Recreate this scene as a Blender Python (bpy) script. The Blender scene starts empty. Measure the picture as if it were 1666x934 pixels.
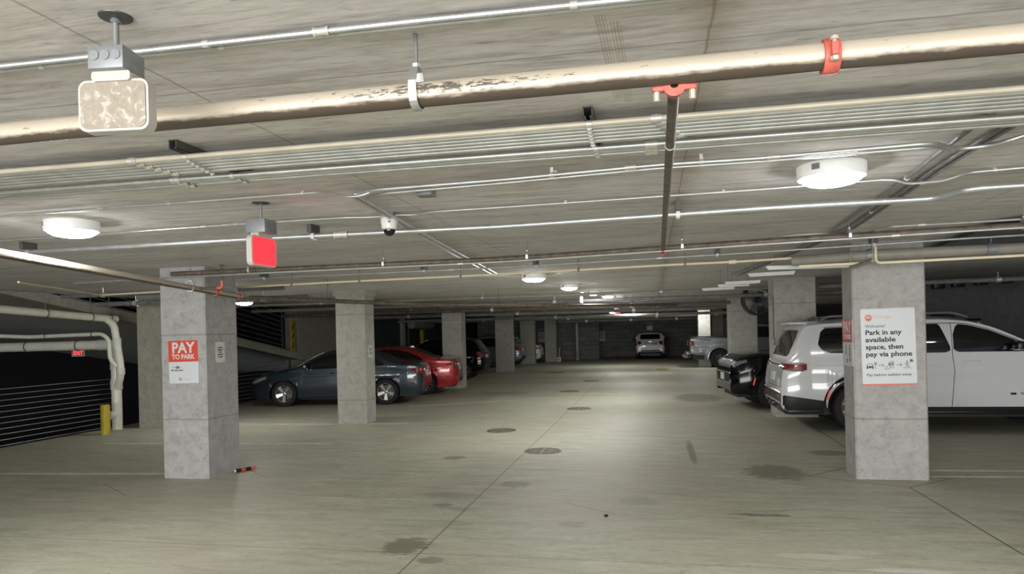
import bpy, bmesh, math, random
from mathutils import Vector, Matrix
from mathutils.bvhtree import BVHTree
random.seed(7)
SC = bpy.context.scene
COL = SC.collection
PI = math.pi
H = 2.75            # ceiling height
EYE = 1.8           # eye height of the photographer

# ------------------------------------------------------------------ camera
FPX, PSI, ROLL, PCX, PCY = 1145.0, math.atan(0.2), 0.024, 833.0, 541.0
_r0 = Vector((math.cos(PSI), math.sin(PSI), 0)); _u0 = Vector((0, 0, 1))
FW = Vector((-math.sin(PSI), math.cos(PSI), 0))
RT = _r0*math.cos(ROLL) - _u0*math.sin(ROLL)
UP = _u0*math.cos(ROLL) + _r0*math.sin(ROLL)
EYEV = Vector((0, 0, EYE))
cam_d = bpy.data.cameras.new('camera'); cam = bpy.data.objects.new('camera', cam_d); COL.objects.link(cam)
cam_d.sensor_fit = 'HORIZONTAL'; cam_d.sensor_width = 36; cam_d.lens = 36*FPX/1666
cam_d.shift_y = (PCY-467)/1666; cam_d.clip_start = 0.05; cam_d.clip_end = 200
m = Matrix((RT, UP, -FW)).transposed().to_4x4(); m.translation = EYEV
cam.matrix_world = m
SC.camera = cam

# ------------------------------------------------------------------ world, daylight, exposure
w = bpy.data.worlds.new('world'); SC.world = w; w.use_nodes = True
w.node_tree.nodes['Background'].inputs[0].default_value = (0.75, 0.85, 1, 1)
w.node_tree.nodes['Background'].inputs[1].default_value = 0.35
def area(name, loc, rot, sx, sy, power, color=(1, 1, 1)):
    l = bpy.data.lights.new(name, 'AREA'); l.shape = 'RECTANGLE'; l.size = sx; l.size_y = sy
    l.energy = power; l.color = color
    o = bpy.data.objects.new(name, l); COL.objects.link(o); o.location = loc; o.rotation_euler = rot
    return o
area('entrance_daylight', (-1.0, -7.6, 1.45), (math.radians(104), 0, 0), 15, 2.5, 1350, (1.0, 0.985, 0.96))
LAMP = 112.0        # radiance of the ceiling lamps' lenses
LAMP_COL = (1.0, 0.99, 0.97)
SC.view_settings.view_transform = 'Standard'; SC.view_settings.look = 'None'
SC.view_settings.exposure = 0.36; SC.view_settings.gamma = 1.0; SC.view_settings.use_curve_mapping = False
try:
    SC.cycles.max_bounces = 8; SC.cycles.diffuse_bounces = 5; SC.cycles.sample_clamp_indirect = 6.0
    SC.cycles.caustics_reflective = False; SC.cycles.caustics_refractive = False
except Exception: pass

# ------------------------------------------------------------------ measuring helpers (survey of the place)
def ray(x, y): return FW + RT*((x-PCX)/FPX) - UP*((y-PCY)/FPX)
def onz(x, y, z):
    d = ray(x, y); return EYEV + d*((z-EYE)/d.z)
def onY(x, y, Y):
    d = ray(x, y); return EYEV + d*(Y/d.y)
def onX(x, y, X):
    d = ray(x, y); return EYEV + d*(X/d.x)

# ------------------------------------------------------------------ materials
MATS = {}
def newmat(name):
    mt = bpy.data.materials.new(name); mt.use_nodes = True
    nt = mt.node_tree; b = nt.nodes['Principled BSDF']
    MATS[name] = mt
    return mt, nt, b
def plain(name, col, rough=0.5, metal=0.0, coat=0.0, spec=0.5, emit=None, es=0.0, var=0.0, vscale=6.0):
    mt, nt, b = newmat(name)
    b.inputs['Base Color'].default_value = (*col, 1); b.inputs['Roughness'].default_value = rough
    b.inputs['Metallic'].default_value = metal; b.inputs['Coat Weight'].default_value = coat
    b.inputs['Coat Roughness'].default_value = 0.04
    b.inputs['Specular IOR Level'].default_value = spec
    if emit: b.inputs['Emission Color'].default_value = (*emit, 1); b.inputs['Emission Strength'].default_value = es
    if var:
        n = nt.nodes.new('ShaderNodeTexNoise'); n.inputs['Scale'].default_value = vscale; n.inputs['Detail'].default_value = 5
        c = nt.nodes.new('ShaderNodeTexCoord'); nt.links.new(c.outputs['Object'], n.inputs['Vector'])
        r = ramp(nt, n.outputs['Fac'], [(0.3, tuple(x*(1-var) for x in col)), (0.7, tuple(min(1, x*(1+var)) for x in col))])
        nt.links.new(r, b.inputs['Base Color'])
    return mt
def ramp(nt, fac, stops, interp='LINEAR'):
    r = nt.nodes.new('ShaderNodeValToRGB'); cr = r.color_ramp; cr.interpolation = interp
    while len(cr.elements) < len(stops): cr.elements.new(0.5)
    for e, (p, c) in zip(cr.elements, stops):
        e.position = p; e.color = (*c, 1) if len(c) == 3 else c
    nt.links.new(fac, r.inputs[0]); return r.outputs[0]
def math_(nt, op, a, b=None, c=None, clamp=False):
    n = nt.nodes.new('ShaderNodeMath'); n.operation = op; n.use_clamp = clamp
    for i, v in enumerate((a, b, c)):
        if v is None: continue
        if isinstance(v, (int, float)): n.inputs[i].default_value = v
        else: nt.links.new(v, n.inputs[i])
    return n.outputs[0]
def mix(nt, fac, a, b, mode='MIX'):
    n = nt.nodes.new('ShaderNodeMix'); n.data_type = 'RGBA'; n.blend_type = mode; n.clamp_factor = True
    for i, v in ((0, fac), (6, a), (7, b)):
        if isinstance(v, (int, float)): n.inputs[i].default_value = v
        elif isinstance(v, tuple): n.inputs[i].default_value = (*v, 1)
        else: nt.links.new(v, n.inputs[i])
    return n.outputs[2]
def coords(nt, which='Object', scale=(1, 1, 1), rot=(0, 0, 0)):
    c = nt.nodes.new('ShaderNodeTexCoord'); mp = nt.nodes.new('ShaderNodeMapping')
    mp.inputs['Scale'].default_value = scale; mp.inputs['Rotation'].default_value = rot
    nt.links.new(c.outputs[which], mp.inputs[0]); return mp.outputs[0]
def noise(nt, vec, scale, detail=6, rough=0.6, dist=0.0):
    n = nt.nodes.new('ShaderNodeTexNoise'); n.inputs['Scale'].default_value = scale
    n.inputs['Detail'].default_value = detail; n.inputs['Roughness'].default_value = rough
    n.inputs['Distortion'].default_value = dist
    nt.links.new(vec, n.inputs['Vector']); return n.outputs['Fac']
def position(nt):
    g = nt.nodes.new('ShaderNodeNewGeometry'); s = nt.nodes.new('ShaderNodeSeparateXYZ')
    nt.links.new(g.outputs['Position'], s.inputs[0]); return g.outputs['Position'], s.outputs
def bump(nt, h, b, strength=0.2, dist=0.01):
    n = nt.nodes.new('ShaderNodeBump'); n.inputs['Strength'].default_value = strength; n.inputs['Distance'].default_value = dist
    nt.links.new(h, n.inputs['Height']); nt.links.new(n.outputs[0], b.inputs['Normal'])
def mapped(nt, pos, scale):
    mp = nt.nodes.new('ShaderNodeMapping'); mp.inputs['Scale'].default_value = scale; nt.links.new(pos, mp.inputs[0]); return mp.outputs[0]
def line_mask(nt, coord, at, half):
    d = math_(nt, 'ABSOLUTE', math_(nt, 'SUBTRACT', coord, at))
    return math_(nt, 'LESS_THAN', d, half)
def seg_mask(nt, xo, yo, a, b, half):
    """1 along the floor crack from a to b"""
    ax, ay = a; bx, by = b; L = math.hypot(bx-ax, by-ay); ux, uy = (bx-ax)/L, (by-ay)/L
    dx = math_(nt, 'SUBTRACT', xo, ax); dy = math_(nt, 'SUBTRACT', yo, ay)
    t = math_(nt, 'ADD', math_(nt, 'MULTIPLY', dx, ux), math_(nt, 'MULTIPLY', dy, uy))
    s = math_(nt, 'ABSOLUTE', math_(nt, 'SUBTRACT', math_(nt, 'MULTIPLY', dx, uy), math_(nt, 'MULTIPLY', dy, ux)))
    i = math_(nt, 'LESS_THAN', s, half)
    i = math_(nt, 'MULTIPLY', i, math_(nt, 'GREATER_THAN', t, 0.0))
    return math_(nt, 'MULTIPLY', i, math_(nt, 'LESS_THAN', t, L))
def blob_mask(nt, xo, yo, c, rx, ry, nz):
    dx = math_(nt, 'DIVIDE', math_(nt, 'SUBTRACT', xo, c[0]), rx); dy = math_(nt, 'DIVIDE', math_(nt, 'SUBTRACT', yo, c[1]), ry)
    d = math_(nt, 'ADD', math_(nt, 'MULTIPLY', dx, dx), math_(nt, 'MULTIPLY', dy, dy))
    d = math_(nt, 'ADD', d, math_(nt, 'MULTIPLY', math_(nt, 'SUBTRACT', nz, 0.5), 5.5))
    mr = nt.nodes.new('ShaderNodeMapRange'); mr.inputs[1].default_value = 0.75; mr.inputs[2].default_value = 1.15
    mr.inputs[3].default_value = 1; mr.inputs[4].default_value = 0
    nt.links.new(d, mr.inputs[0]); return mr.outputs[0]

def mat_ceiling():
    mt, nt, b = newmat('board_formed_concrete')
    pos, o = position(nt)
    st = noise(nt, mapped(nt, pos, (0.9, 7, 1)), 2.2, 8, 0.68, 0.6)
    col = ramp(nt, st, [(0.30, (0.46, 0.44, 0.445)), (0.5, (0.685, 0.665, 0.68)), (0.72, (0.83, 0.815, 0.835))])
    big = noise(nt, mapped(nt, pos, (0.35, 1.1, 1)), 1.4, 4, 0.6)
    col = mix(nt, math_(nt, 'MULTIPLY', ramp(nt, big, [(0.45, (0, 0, 0)), (0.7, (1, 1, 1))]), 0.35), col, (0.40, 0.35, 0.29))
    fn = noise(nt, mapped(nt, pos, (4, 17, 1)), 2.4, 7, 0.75)
    col = mix(nt, 0.8, col, ramp(nt, fn, [(0.27, (0.28, 0.28, 0.28)), (0.5, (0.5, 0.5, 0.5)), (0.75, (0.66, 0.66, 0.66))]), 'OVERLAY')
    spk = noise(nt, mapped(nt, pos, (2.6, 16, 1)), 2.6, 3, 0.5)
    col = mix(nt, math_(nt, 'MULTIPLY', ramp(nt, spk, [(0.66, (0, 0, 0)), (0.72, (1, 1, 1))]), 0.45), col, (0.22, 0.20, 0.185))
    wob = math_(nt, 'MULTIPLY', noise(nt, mapped(nt, pos, (1, 1, 1)), 5, 2), 0.02)
    yw = math_(nt, 'ADD', o[1], wob); xw = math_(nt, 'ADD', o[0], wob)
    jl = None
    for y in (2.42, 3.64, 4.86, 6.08, 7.3, 8.52):
        k = line_mask(nt, yw, y, 0.006); jl = k if jl is None else math_(nt, 'MAXIMUM', jl, k)
    col = mix(nt, math_(nt, 'MULTIPLY', jl, 0.5), col, (0.24, 0.22, 0.20))
    jx = None
    for x in (-4.2, -1.7, 0.21, 2.6):
        k = line_mask(nt, xw, x, 0.005); jx = k if jx is None else math_(nt, 'MAXIMUM', jx, k)
    col = mix(nt, math_(nt, 'MULTIPLY', jx, 0.55), col, (0.22, 0.19, 0.16))
    # a rusty leak stain along one board joint and two bundles of dried grout runs
    stn = noise(nt, mapped(nt, pos, (3, 2.2, 1)), 3, 5, 0.6)
    lk = math_(nt, 'MULTIPLY', math_(nt, 'SUBTRACT', 1.0, math_(nt, 'MULTIPLY', math_(nt, 'ABSOLUTE', math_(nt, 'SUBTRACT', o[0], 0.21)), 8.0), clamp=True), stn)
    col = mix(nt, math_(nt, 'MULTIPLY', lk, 0.75), col, (0.27, 0.20, 0.13))
    for (x0, x1, y0, y1) in ((-0.152, -0.118, 2.13, 2.93), (-0.110, -0.078, 2.19, 2.98)):
        wv = math_(nt, 'SINE', math_(nt, 'MULTIPLY', math_(nt, 'ADD', o[0], math_(nt, 'MULTIPLY', o[1], -0.024)), 620))
        k = math_(nt, 'GREATER_THAN', math_(nt, 'ADD', wv, math_(nt, 'MULTIPLY', math_(nt, 'SUBTRACT', stn, 0.5), 3.0)), 0.0)
        xx = math_(nt, 'ADD', o[0], math_(nt, 'MULTIPLY', math_(nt, 'SUBTRACT', o[1], 2.13), -0.024))
        for c, v, op in ((xx, x0, 'GREATER_THAN'), (xx, x1, 'LESS_THAN'), (o[1], y0, 'GREATER_THAN'), (o[1], y1, 'LESS_THAN')):
            k = math_(nt, 'MULTIPLY', k, math_(nt, op, c, v))
        col = mix(nt, math_(nt, 'MULTIPLY', k, 0.45), col, (0.33, 0.27, 0.20))
    nt.links.new(col, b.inputs['Base Color']); b.inputs['Roughness'].default_value = 0.85
    b.inputs['Specular IOR Level'].default_value = 0.25
    bump(nt, st, b, 0.25, 0.01)
    return mt
def mat_floor():
    mt, nt, b = newmat('power_floated_concrete')
    pos, o = position(nt)
    st = noise(nt, mapped(nt, pos, (0.8, 3.2, 1)), 2.0, 10, 0.72, 0.8)
    col = ramp(nt, st, [(0.30, (0.30, 0.30, 0.225)), (0.5, (0.425, 0.427, 0.33)), (0.72, (0.54, 0.54, 0.44))])
    big = noise(nt, mapped(nt, pos, (0.3, 0.45, 1)), 1.1, 5, 0.6)
    fine = noise(nt, mapped(nt, pos, (5, 26, 1)), 2.2, 6, 0.75)
    col = mix(nt, 0.75, col, ramp(nt, fine, [(0.25, (0.32, 0.32, 0.32)), (0.5, (0.5, 0.5, 0.5)), (0.75, (0.68, 0.68, 0.68))]), 'OVERLAY')
    col = mix(nt, math_(nt, 'MULTIPLY', ramp(nt, big, [(0.45, (0, 0, 0)), (0.68, (1, 1, 1))]), 0.5), col, (0.39, 0.35, 0.265))
    scr = noise(nt, mapped(nt, pos, (1.2, 18, 1)), 2.5, 3, 0.5)
    col = mix(nt, math_(nt, 'MULTIPLY', ramp(nt, scr, [(0.68, (0, 0, 0)), (0.78, (1, 1, 1))]), 0.4), col, (0.60, 0.59, 0.52))
    sp = noise(nt, mapped(nt, pos, (7, 16, 1)), 2.0, 4, 0.55)
    col = mix(nt, math_(nt, 'MULTIPLY', ramp(nt, sp, [(0.675, (0, 0, 0)), (0.71, (1, 1, 1))]), 0.75), col, (0.10, 0.095, 0.07))
    nz = noise(nt, mapped(nt, pos, (1.3, 4.0, 1)), 5.0, 8, 0.75)
    for (px, py, rx, ry, cc, k) in STAINS:
        p = onz(px, py, 0)
        col = mix(nt, math_(nt, 'MULTIPLY', blob_mask(nt, o[0], o[1], (p.x, p.y), rx*1.1, ry*1.1, nz), k*0.8), col, cc)
    cr = None
    for (a, c, hw) in CRACKS:
        k = seg_mask(nt, o[0], o[1], a, c, hw); cr = k if cr is None else math_(nt, 'MAXIMUM', cr, k)
    col = mix(nt, math_(nt, 'MULTIPLY', cr, 0.8), col, (0.10, 0.095, 0.075))
    nt.links.new(col, b.inputs['Base Color'])
    b.inputs['Specular IOR Level'].default_value = 0.35
    rg = nt.nodes.new('ShaderNodeMapRange'); rg.inputs[3].default_value = 0.42; rg.inputs[4].default_value = 0.68
    nt.links.new(st, rg.inputs[0]); nt.links.new(rg.outputs[0], b.inputs['Roughness'])
    bump(nt, st, b, 0.12, 0.006)
    return mt
STAINS = [(660, 888, 0.17, 0.22, (0.13, 0.12, 0.085), 0.85), (740, 745, 0.14, 0.14, (0.16, 0.15, 0.12), 0.8), (838, 788, 0.16, 0.16, (0.17, 0.155, 0.14), 0.8),
          (782, 771, 0.16, 0.12, (0.45, 0.44, 0.50), 0.6), (1262, 768, 0.33, 0.42, (0.14, 0.135, 0.09), 0.85), (1135, 647, 0.55, 1.0, (0.13, 0.13, 0.115), 0.85),
          (1125, 735, 0.05, 0.9, (0.13, 0.125, 0.11), 0.8), (720, 822, 0.10, 0.08, (0.17, 0.16, 0.12), 0.8), (1240, 838, 0.24, 0.05, (0.13, 0.13, 0.12), 0.9),
          (700, 912, 0.10, 0.08, (0.18, 0.17, 0.13), 0.8), (820, 640, 0.7, 0.45, (0.20, 0.19, 0.16), 0.6), (1350, 737, 0.25, 0.2, (0.13, 0.12, 0.09), 0.8),
          (730, 805, 0.35, 0.10, (0.24, 0.225, 0.20), 0.7), (1330, 905, 0.3, 0.06, (0.62, 0.62, 0.57), 0.4), (1480, 930, 0.25, 0.06, (0.66, 0.66, 0.62), 0.5),
          (930, 853, 0.12, 0.10, (0.22, 0.22, 0.16), 0.6), (1040, 816, 0.16, 0.16, (0.24, 0.24, 0.18), 0.6), (500, 690, 0.6, 0.3, (0.55, 0.53, 0.42), 0.5),  # last entry here only makes the floor paler left of the second column
          (890, 765, 0.5, 0.06, (0.20, 0.19, 0.16), 0.4)]
CRACKS = [((-1.93, -4), (-1.90, 46), 0.007), ((2.72, 8.40), (2.80, 2.0), 0.010), ((1.78, 8.92), (2.38, 9.53), 0.012), ((1.78, 8.92), (2.72, 8.40), 0.010),
          ((2.72, 8.40), (3.63, 9.17), 0.010), ((2.74, 13.0), (2.72, 9.6), 0.012), ((-5.45, 8.75), (-4.9, 8.25), 0.006), ((-6.9, 7.75), (-6.1, 7.2), 0.006),
          ((-0.95, 7.35), (-0.40, 6.93), 0.007), ((-8, 5.55), (4, 5.50), 0.004), ((-11, 19.6), (8, 19.6), 0.03), ((-11, 24.6), (8, 24.6), 0.05)]

def mat_column(name, base, seams, tint=(1, 1, 1)):
    mt, nt, b = newmat(name)
    pos, o = position(nt)
    n1 = noise(nt, mapped(nt, pos, (1, 1, 1)), 7.0, 12, 0.78, 0.6)
    f = [tuple(base*k*t for t in tint) for k in (0.72, 1.0, 1.22)]
    col = ramp(nt, n1, [(0.32, f[0]), (0.5, f[1]), (0.70, f[2])])
    po = noise(nt, mapped(nt, pos, (1, 1, 0.9)), 26, 2, 0.5)
    pore = ramp(nt, po, [(0.69, (0, 0, 0)), (0.73, (1, 1, 1))])
    col = mix(nt, math_(nt, 'MULTIPLY', pore, 0.6), col, (0.17, 0.165, 0.155))
    wob = math_(nt, 'MULTIPLY', noise(nt, mapped(nt, pos, (1, 1, 1)), 7, 3), 0.02)
    zz = math_(nt, 'ADD', o[2], wob); sm = None
    for z in seams:
        k = line_mask(nt, zz, z+0.01, 0.011); sm = k if sm is None else math_(nt, 'MAXIMUM', sm, k)
    if sm is not None:
        col = mix(nt, math_(nt, 'MULTIPLY', sm, 0.5), col, (0.2, 0.195, 0.18))
    nt.links.new(col, b.inputs['Base Color']); b.inputs['Roughness'].default_value = 0.8
    b.inputs['Specular IOR Level'].default_value = 0.3
    bump(nt, n1, b, 0.35, 0.012)
    return mt
def mat_block():
    mt, nt, b = newmat('concrete_blockwork')
    c = nt.nodes.new('ShaderNodeTexCoord'); mp = nt.nodes.new('ShaderNodeMapping'); mp.inputs['Rotation'].default_value = (PI/2, 0, 0)
    nt.links.new(c.outputs['Object'], mp.inputs[0])
    br = nt.nodes.new('ShaderNodeTexBrick'); nt.links.new(mp.outputs[0], br.inputs[0])
    br.inputs['Color1'].default_value = (0.27, 0.272, 0.245, 1); br.inputs['Color2'].default_value = (0.19, 0.195, 0.183, 1)
    br.inputs['Mortar'].default_value = (0.11, 0.115, 0.105, 1); br.inputs['Scale'].default_value = 1.0
    br.inputs['Mortar Size'].default_value = 0.012; br.inputs['Brick Width'].default_value = 0.62; br.inputs['Row Height'].default_value = 0.29
    nt.links.new(br.outputs[0], b.inputs['Base Color']); b.inputs['Roughness'].default_value = 0.85
    return mt
def mat_sprinkler(name='oversprayed_steel_pipe'):
    mt, nt, b = newmat(name)
    pos, o = position(nt)
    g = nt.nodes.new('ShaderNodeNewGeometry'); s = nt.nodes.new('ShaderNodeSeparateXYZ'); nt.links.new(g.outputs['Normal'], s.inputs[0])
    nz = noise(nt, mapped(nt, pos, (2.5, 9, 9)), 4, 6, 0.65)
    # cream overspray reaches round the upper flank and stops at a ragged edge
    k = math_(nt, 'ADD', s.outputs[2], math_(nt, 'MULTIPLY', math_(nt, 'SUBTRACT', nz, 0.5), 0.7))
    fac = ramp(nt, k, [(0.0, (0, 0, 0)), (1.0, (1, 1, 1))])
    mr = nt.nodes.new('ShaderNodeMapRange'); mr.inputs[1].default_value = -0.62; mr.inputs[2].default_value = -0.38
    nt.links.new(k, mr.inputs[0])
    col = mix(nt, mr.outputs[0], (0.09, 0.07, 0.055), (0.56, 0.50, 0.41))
    sc = noise(nt, mapped(nt, pos, (3, 14, 14)), 6, 4, 0.6)
    col = mix(nt, math_(nt, 'MULTIPLY', ramp(nt, sc, [(0.66, (0, 0, 0)), (0.70, (1, 1, 1))]), 0.7), col, (0.13, 0.10, 0.08))
    # a long scrape and scuffs beside the hanger
    rx = math_(nt, 'MULTIPLY', math_(nt, 'GREATER_THAN', o[0], -1.3), math_(nt, 'LESS_THAN', o[0], -0.1))
    hi = math_(nt, 'MULTIPLY', math_(nt, 'GREATER_THAN', s.outputs[2], -0.35), math_(nt, 'LESS_THAN', s.outputs[2], 0.6))
    sc2 = noise(nt, mapped(nt, pos, (6, 30, 30)), 5, 4, 0.7)
    away = math_(nt, 'MULTIPLY', math_(nt, 'ABSOLUTE', math_(nt, 'ADD', o[0], 0.62)), 0.42)
    away = math_(nt, 'ADD', away, math_(nt, 'MULTIPLY', math_(nt, 'ABSOLUTE', math_(nt, 'SUBTRACT', s.outputs[2], 0.15)), 0.25))
    scm = math_(nt, 'MULTIPLY', math_(nt, 'MULTIPLY', rx, hi), math_(nt, 'GREATER_THAN', sc2, math_(nt, 'ADD', away, 0.42)))
    col = mix(nt, math_(nt, 'MULTIPLY', scm, 0.85), col, (0.05, 0.045, 0.04))
    nt.links.new(col, b.inputs['Base Color']); b.inputs['Roughness'].default_value = 0.42
    b.inputs['Metallic'].default_value = 0.15
    return mt
def mat_exitface():
    mt, nt, b = newmat('dusty_cream_lens')
    v = coords(nt, 'Object')
    n = noise(nt, v, 28, 4, 0.6, 1.5)
    col = ramp(nt, n, [(0.3, (0.27, 0.235, 0.185)), (0.56, (0.33, 0.29, 0.235)), (0.64, (0.47, 0.455, 0.42)), (0.8, (0.50, 0.49, 0.46))])
    nt.links.new(col, b.inputs['Base Color']); b.inputs['Roughness'].default_value = 0.55
    return mt

M_CEIL = mat_ceiling(); M_FLOOR = mat_floor()
M_COL_A = mat_column('column_concrete_near', 0.385, (0.77, 1.87), (1, 0.995, 0.985))
M_COL_B = mat_column('column_concrete_far', 0.42, (0.48, 2.25), (1, 1, 0.9))
M_COL_R = mat_column('column_concrete_right', 0.39, (0.70,), (1, 0.985, 0.96))
M_WALLC = mat_column('wall_concrete', 0.34, (), (1, 0.98, 0.82))
M_DARKC = mat_column('dark_concrete', 0.11, (), (0.95, 1, 1))  # plain concrete in a darker tone
M_BLOCK = mat_block()
M_SLATE = plain('slate_blue_painted_panel', (0.022, 0.035, 0.045), 0.6, var=0.25)
M_VOID = plain('void_darkness', (0.012, 0.012, 0.013), 0.9)  # near-black colour stands in for the unlit dark beyond the left edge
M_GALV = plain('galvanised_steel', (0.58, 0.595, 0.61), 0.38, 0.8, var=0.12, vscale=9)
M_GALV_D = plain('dull_galvanised_steel', (0.22, 0.225, 0.23), 0.55, 0.4, var=0.2, vscale=8)
M_ZINC = plain('zinc_fitting', (0.70, 0.69, 0.66), 0.38, 0.6)
M_STRUT = plain('dark_strut_steel', (0.09, 0.09, 0.09), 0.6, 0.3)
M_CREAM = plain('cream_painted_pipe', (0.78, 0.70, 0.50), 0.4, var=0.06)
M_CREAM2 = plain('cream_dusted_conduit', (0.60, 0.56, 0.47), 0.45, 0.2, var=0.1)
M_SPR = mat_sprinkler()
M_RUST = plain('brown_steel_pipe', (0.12, 0.098, 0.078), 0.5, 0.2, var=0.45, vscale=14)
M_RED = plain('red_coupling_paint', (0.62, 0.13, 0.10), 0.5, var=0.3, vscale=30)
M_TAN = plain('taupe_painted_duct', (0.26, 0.245, 0.21), 0.55, var=0.12)
M_PVC = plain('white_pvc', (0.70, 0.70, 0.60), 0.4, var=0.08)
M_PVC_G = plain('grey_pvc', (0.62, 0.63, 0.60), 0.4, var=0.08)
M_BAND = plain('blackened_band', (0.10, 0.10, 0.09), 0.5, 0.4)
M_WHITE = plain('white_enamel', (0.72, 0.73, 0.72), 0.35)
M_BOX = plain('grey_steel_box', (0.26, 0.275, 0.29), 0.5, 0.45, var=0.15, vscale=12)
M_DARKM = plain('dark_steel', (0.10, 0.105, 0.11), 0.45, 0.6)
M_RING = plain('glowing_white_lamp_ring', (0.8, 0.82, 0.83), 0.4, emit=(1, 1, 1), es=0.12)
M_LENS = plain('lit_lamp_lens', (1, 1, 1), 0.4, emit=LAMP_COL, es=LAMP)
M_LENS_FAR = plain('boosted_lamp_lens', (1, 1, 1), 0.4, emit=LAMP_COL, es=LAMP*1.2)  # set brighter than the visible lamps to lift the far end
M_EXITR = plain('red_lit_lens', (0.8, 0.05, 0.05), 0.4, emit=(1.0, 0.02, 0.04), es=1.15)
M_EXITF = mat_exitface()
M_EXITW = plain('white_exit_housing', (0.52, 0.505, 0.475), 0.45)
M_YEL = plain('yellow_safety_paint', (0.42, 0.33, 0.015), 0.5, var=0.15)
M_YELF = plain('worn_yellow_floor_paint', (0.30, 0.26, 0.03), 0.6, var=0.4, vscale=5)
M_LINE = plain('worn_white_line_paint', (0.58, 0.57, 0.48), 0.6, var=0.25, vscale=3)
M_IRON = plain('cast_iron', (0.075, 0.07, 0.055), 0.55, 0.4, var=0.3, vscale=20)
M_IRON_L = plain('worn_cast_iron_rib', (0.22, 0.21, 0.16), 0.5, 0.4)
M_BLACK = plain('black_plastic', (0.012, 0.012, 0.013), 0.35)
M_SIGNW = plain('white_sign_face', (0.64, 0.675, 0.695), 0.35)
M_SIGNR = plain('red_sign_paint', (0.70, 0.075, 0.045), 0.4)
M_SIGNR_D = plain('dull_red_sign_paint', (0.55, 0.06, 0.045), 0.45)
M_INK = plain('black_ink', (0.02, 0.025, 0.03), 0.5)
M_INKG = plain('grey_ink', (0.16, 0.18, 0.19), 0.5)
M_PEACH = plain('peach_ink', (0.80, 0.50, 0.33), 0.5)
M_CORAL = plain('coral_ink', (0.80, 0.16, 0.12), 0.5)
M_SIGNB = plain('blue_sign_paint', (0.04, 0.10, 0.22), 0.5)
M_GALVW = plain('cable_wire_rope', (0.42, 0.43, 0.41), 0.4, 0.6)
# vehicle materials
def paint(name, c, metal=0.0, rough=0.3): return plain(name, c, rough, metal, coat=1.0)
M_PW = paint('white_car_paint', (0.70, 0.715, 0.735)); M_PR = paint('red_car_paint', (0.40, 0.004, 0.008), 0.2)
M_PB = paint('slate_blue_car_paint', (0.022, 0.036, 0.046), 0.4); M_PK = plain('black_car_paint', (0.003, 0.003, 0.0035), 0.12, 0.0, coat=0.12, spec=0.28)
M_PS = paint('silver_car_paint', (0.20, 0.215, 0.23), 0.4); M_PD = paint('charcoal_car_paint', (0.02, 0.024, 0.028), 0.2)
M_GLASS = plain('tinted_car_glass', (0.004, 0.005, 0.006), 0.03, coat=0.3)
M_TIRE = plain('tyre_rubber', (0.014, 0.014, 0.014), 0.8)
M_RIM = plain('machined_alloy', (0.58, 0.56, 0.53), 0.28, 0.8); M_RIMD = plain('dark_alloy', (0.12, 0.12, 0.125), 0.35, 0.7)
M_TRIM = plain('black_trim', (0.011, 0.011, 0.012), 0.45); M_CHROME = plain('chrome', (0.75, 0.76, 0.77), 0.12, 1.0)
M_TAIL = plain('red_tail_lens', (0.20, 0.005, 0.006), 0.15, coat=0.6); M_MARK = plain('red_marker_lens', (0.75, 0.08, 0.07), 0.2, emit=(1, 0.1, 0.08), es=0.25)
M_CLEAR = plain('clear_lamp_lens', (0.34, 0.35, 0.36), 0.08, 0.3, coat=1.0); M_AMBER = plain('amber_lens', (0.75, 0.25, 0.05), 0.15, coat=1)
M_PLATE = plain('licence_plate', (0.62, 0.65, 0.66), 0.4)
M_SEAM = plain('panel_gap', (0.03, 0.03, 0.032), 0.6)
M_GOLD = plain('gold_emblem', (0.55, 0.40, 0.10), 0.3, 0.8)
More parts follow.
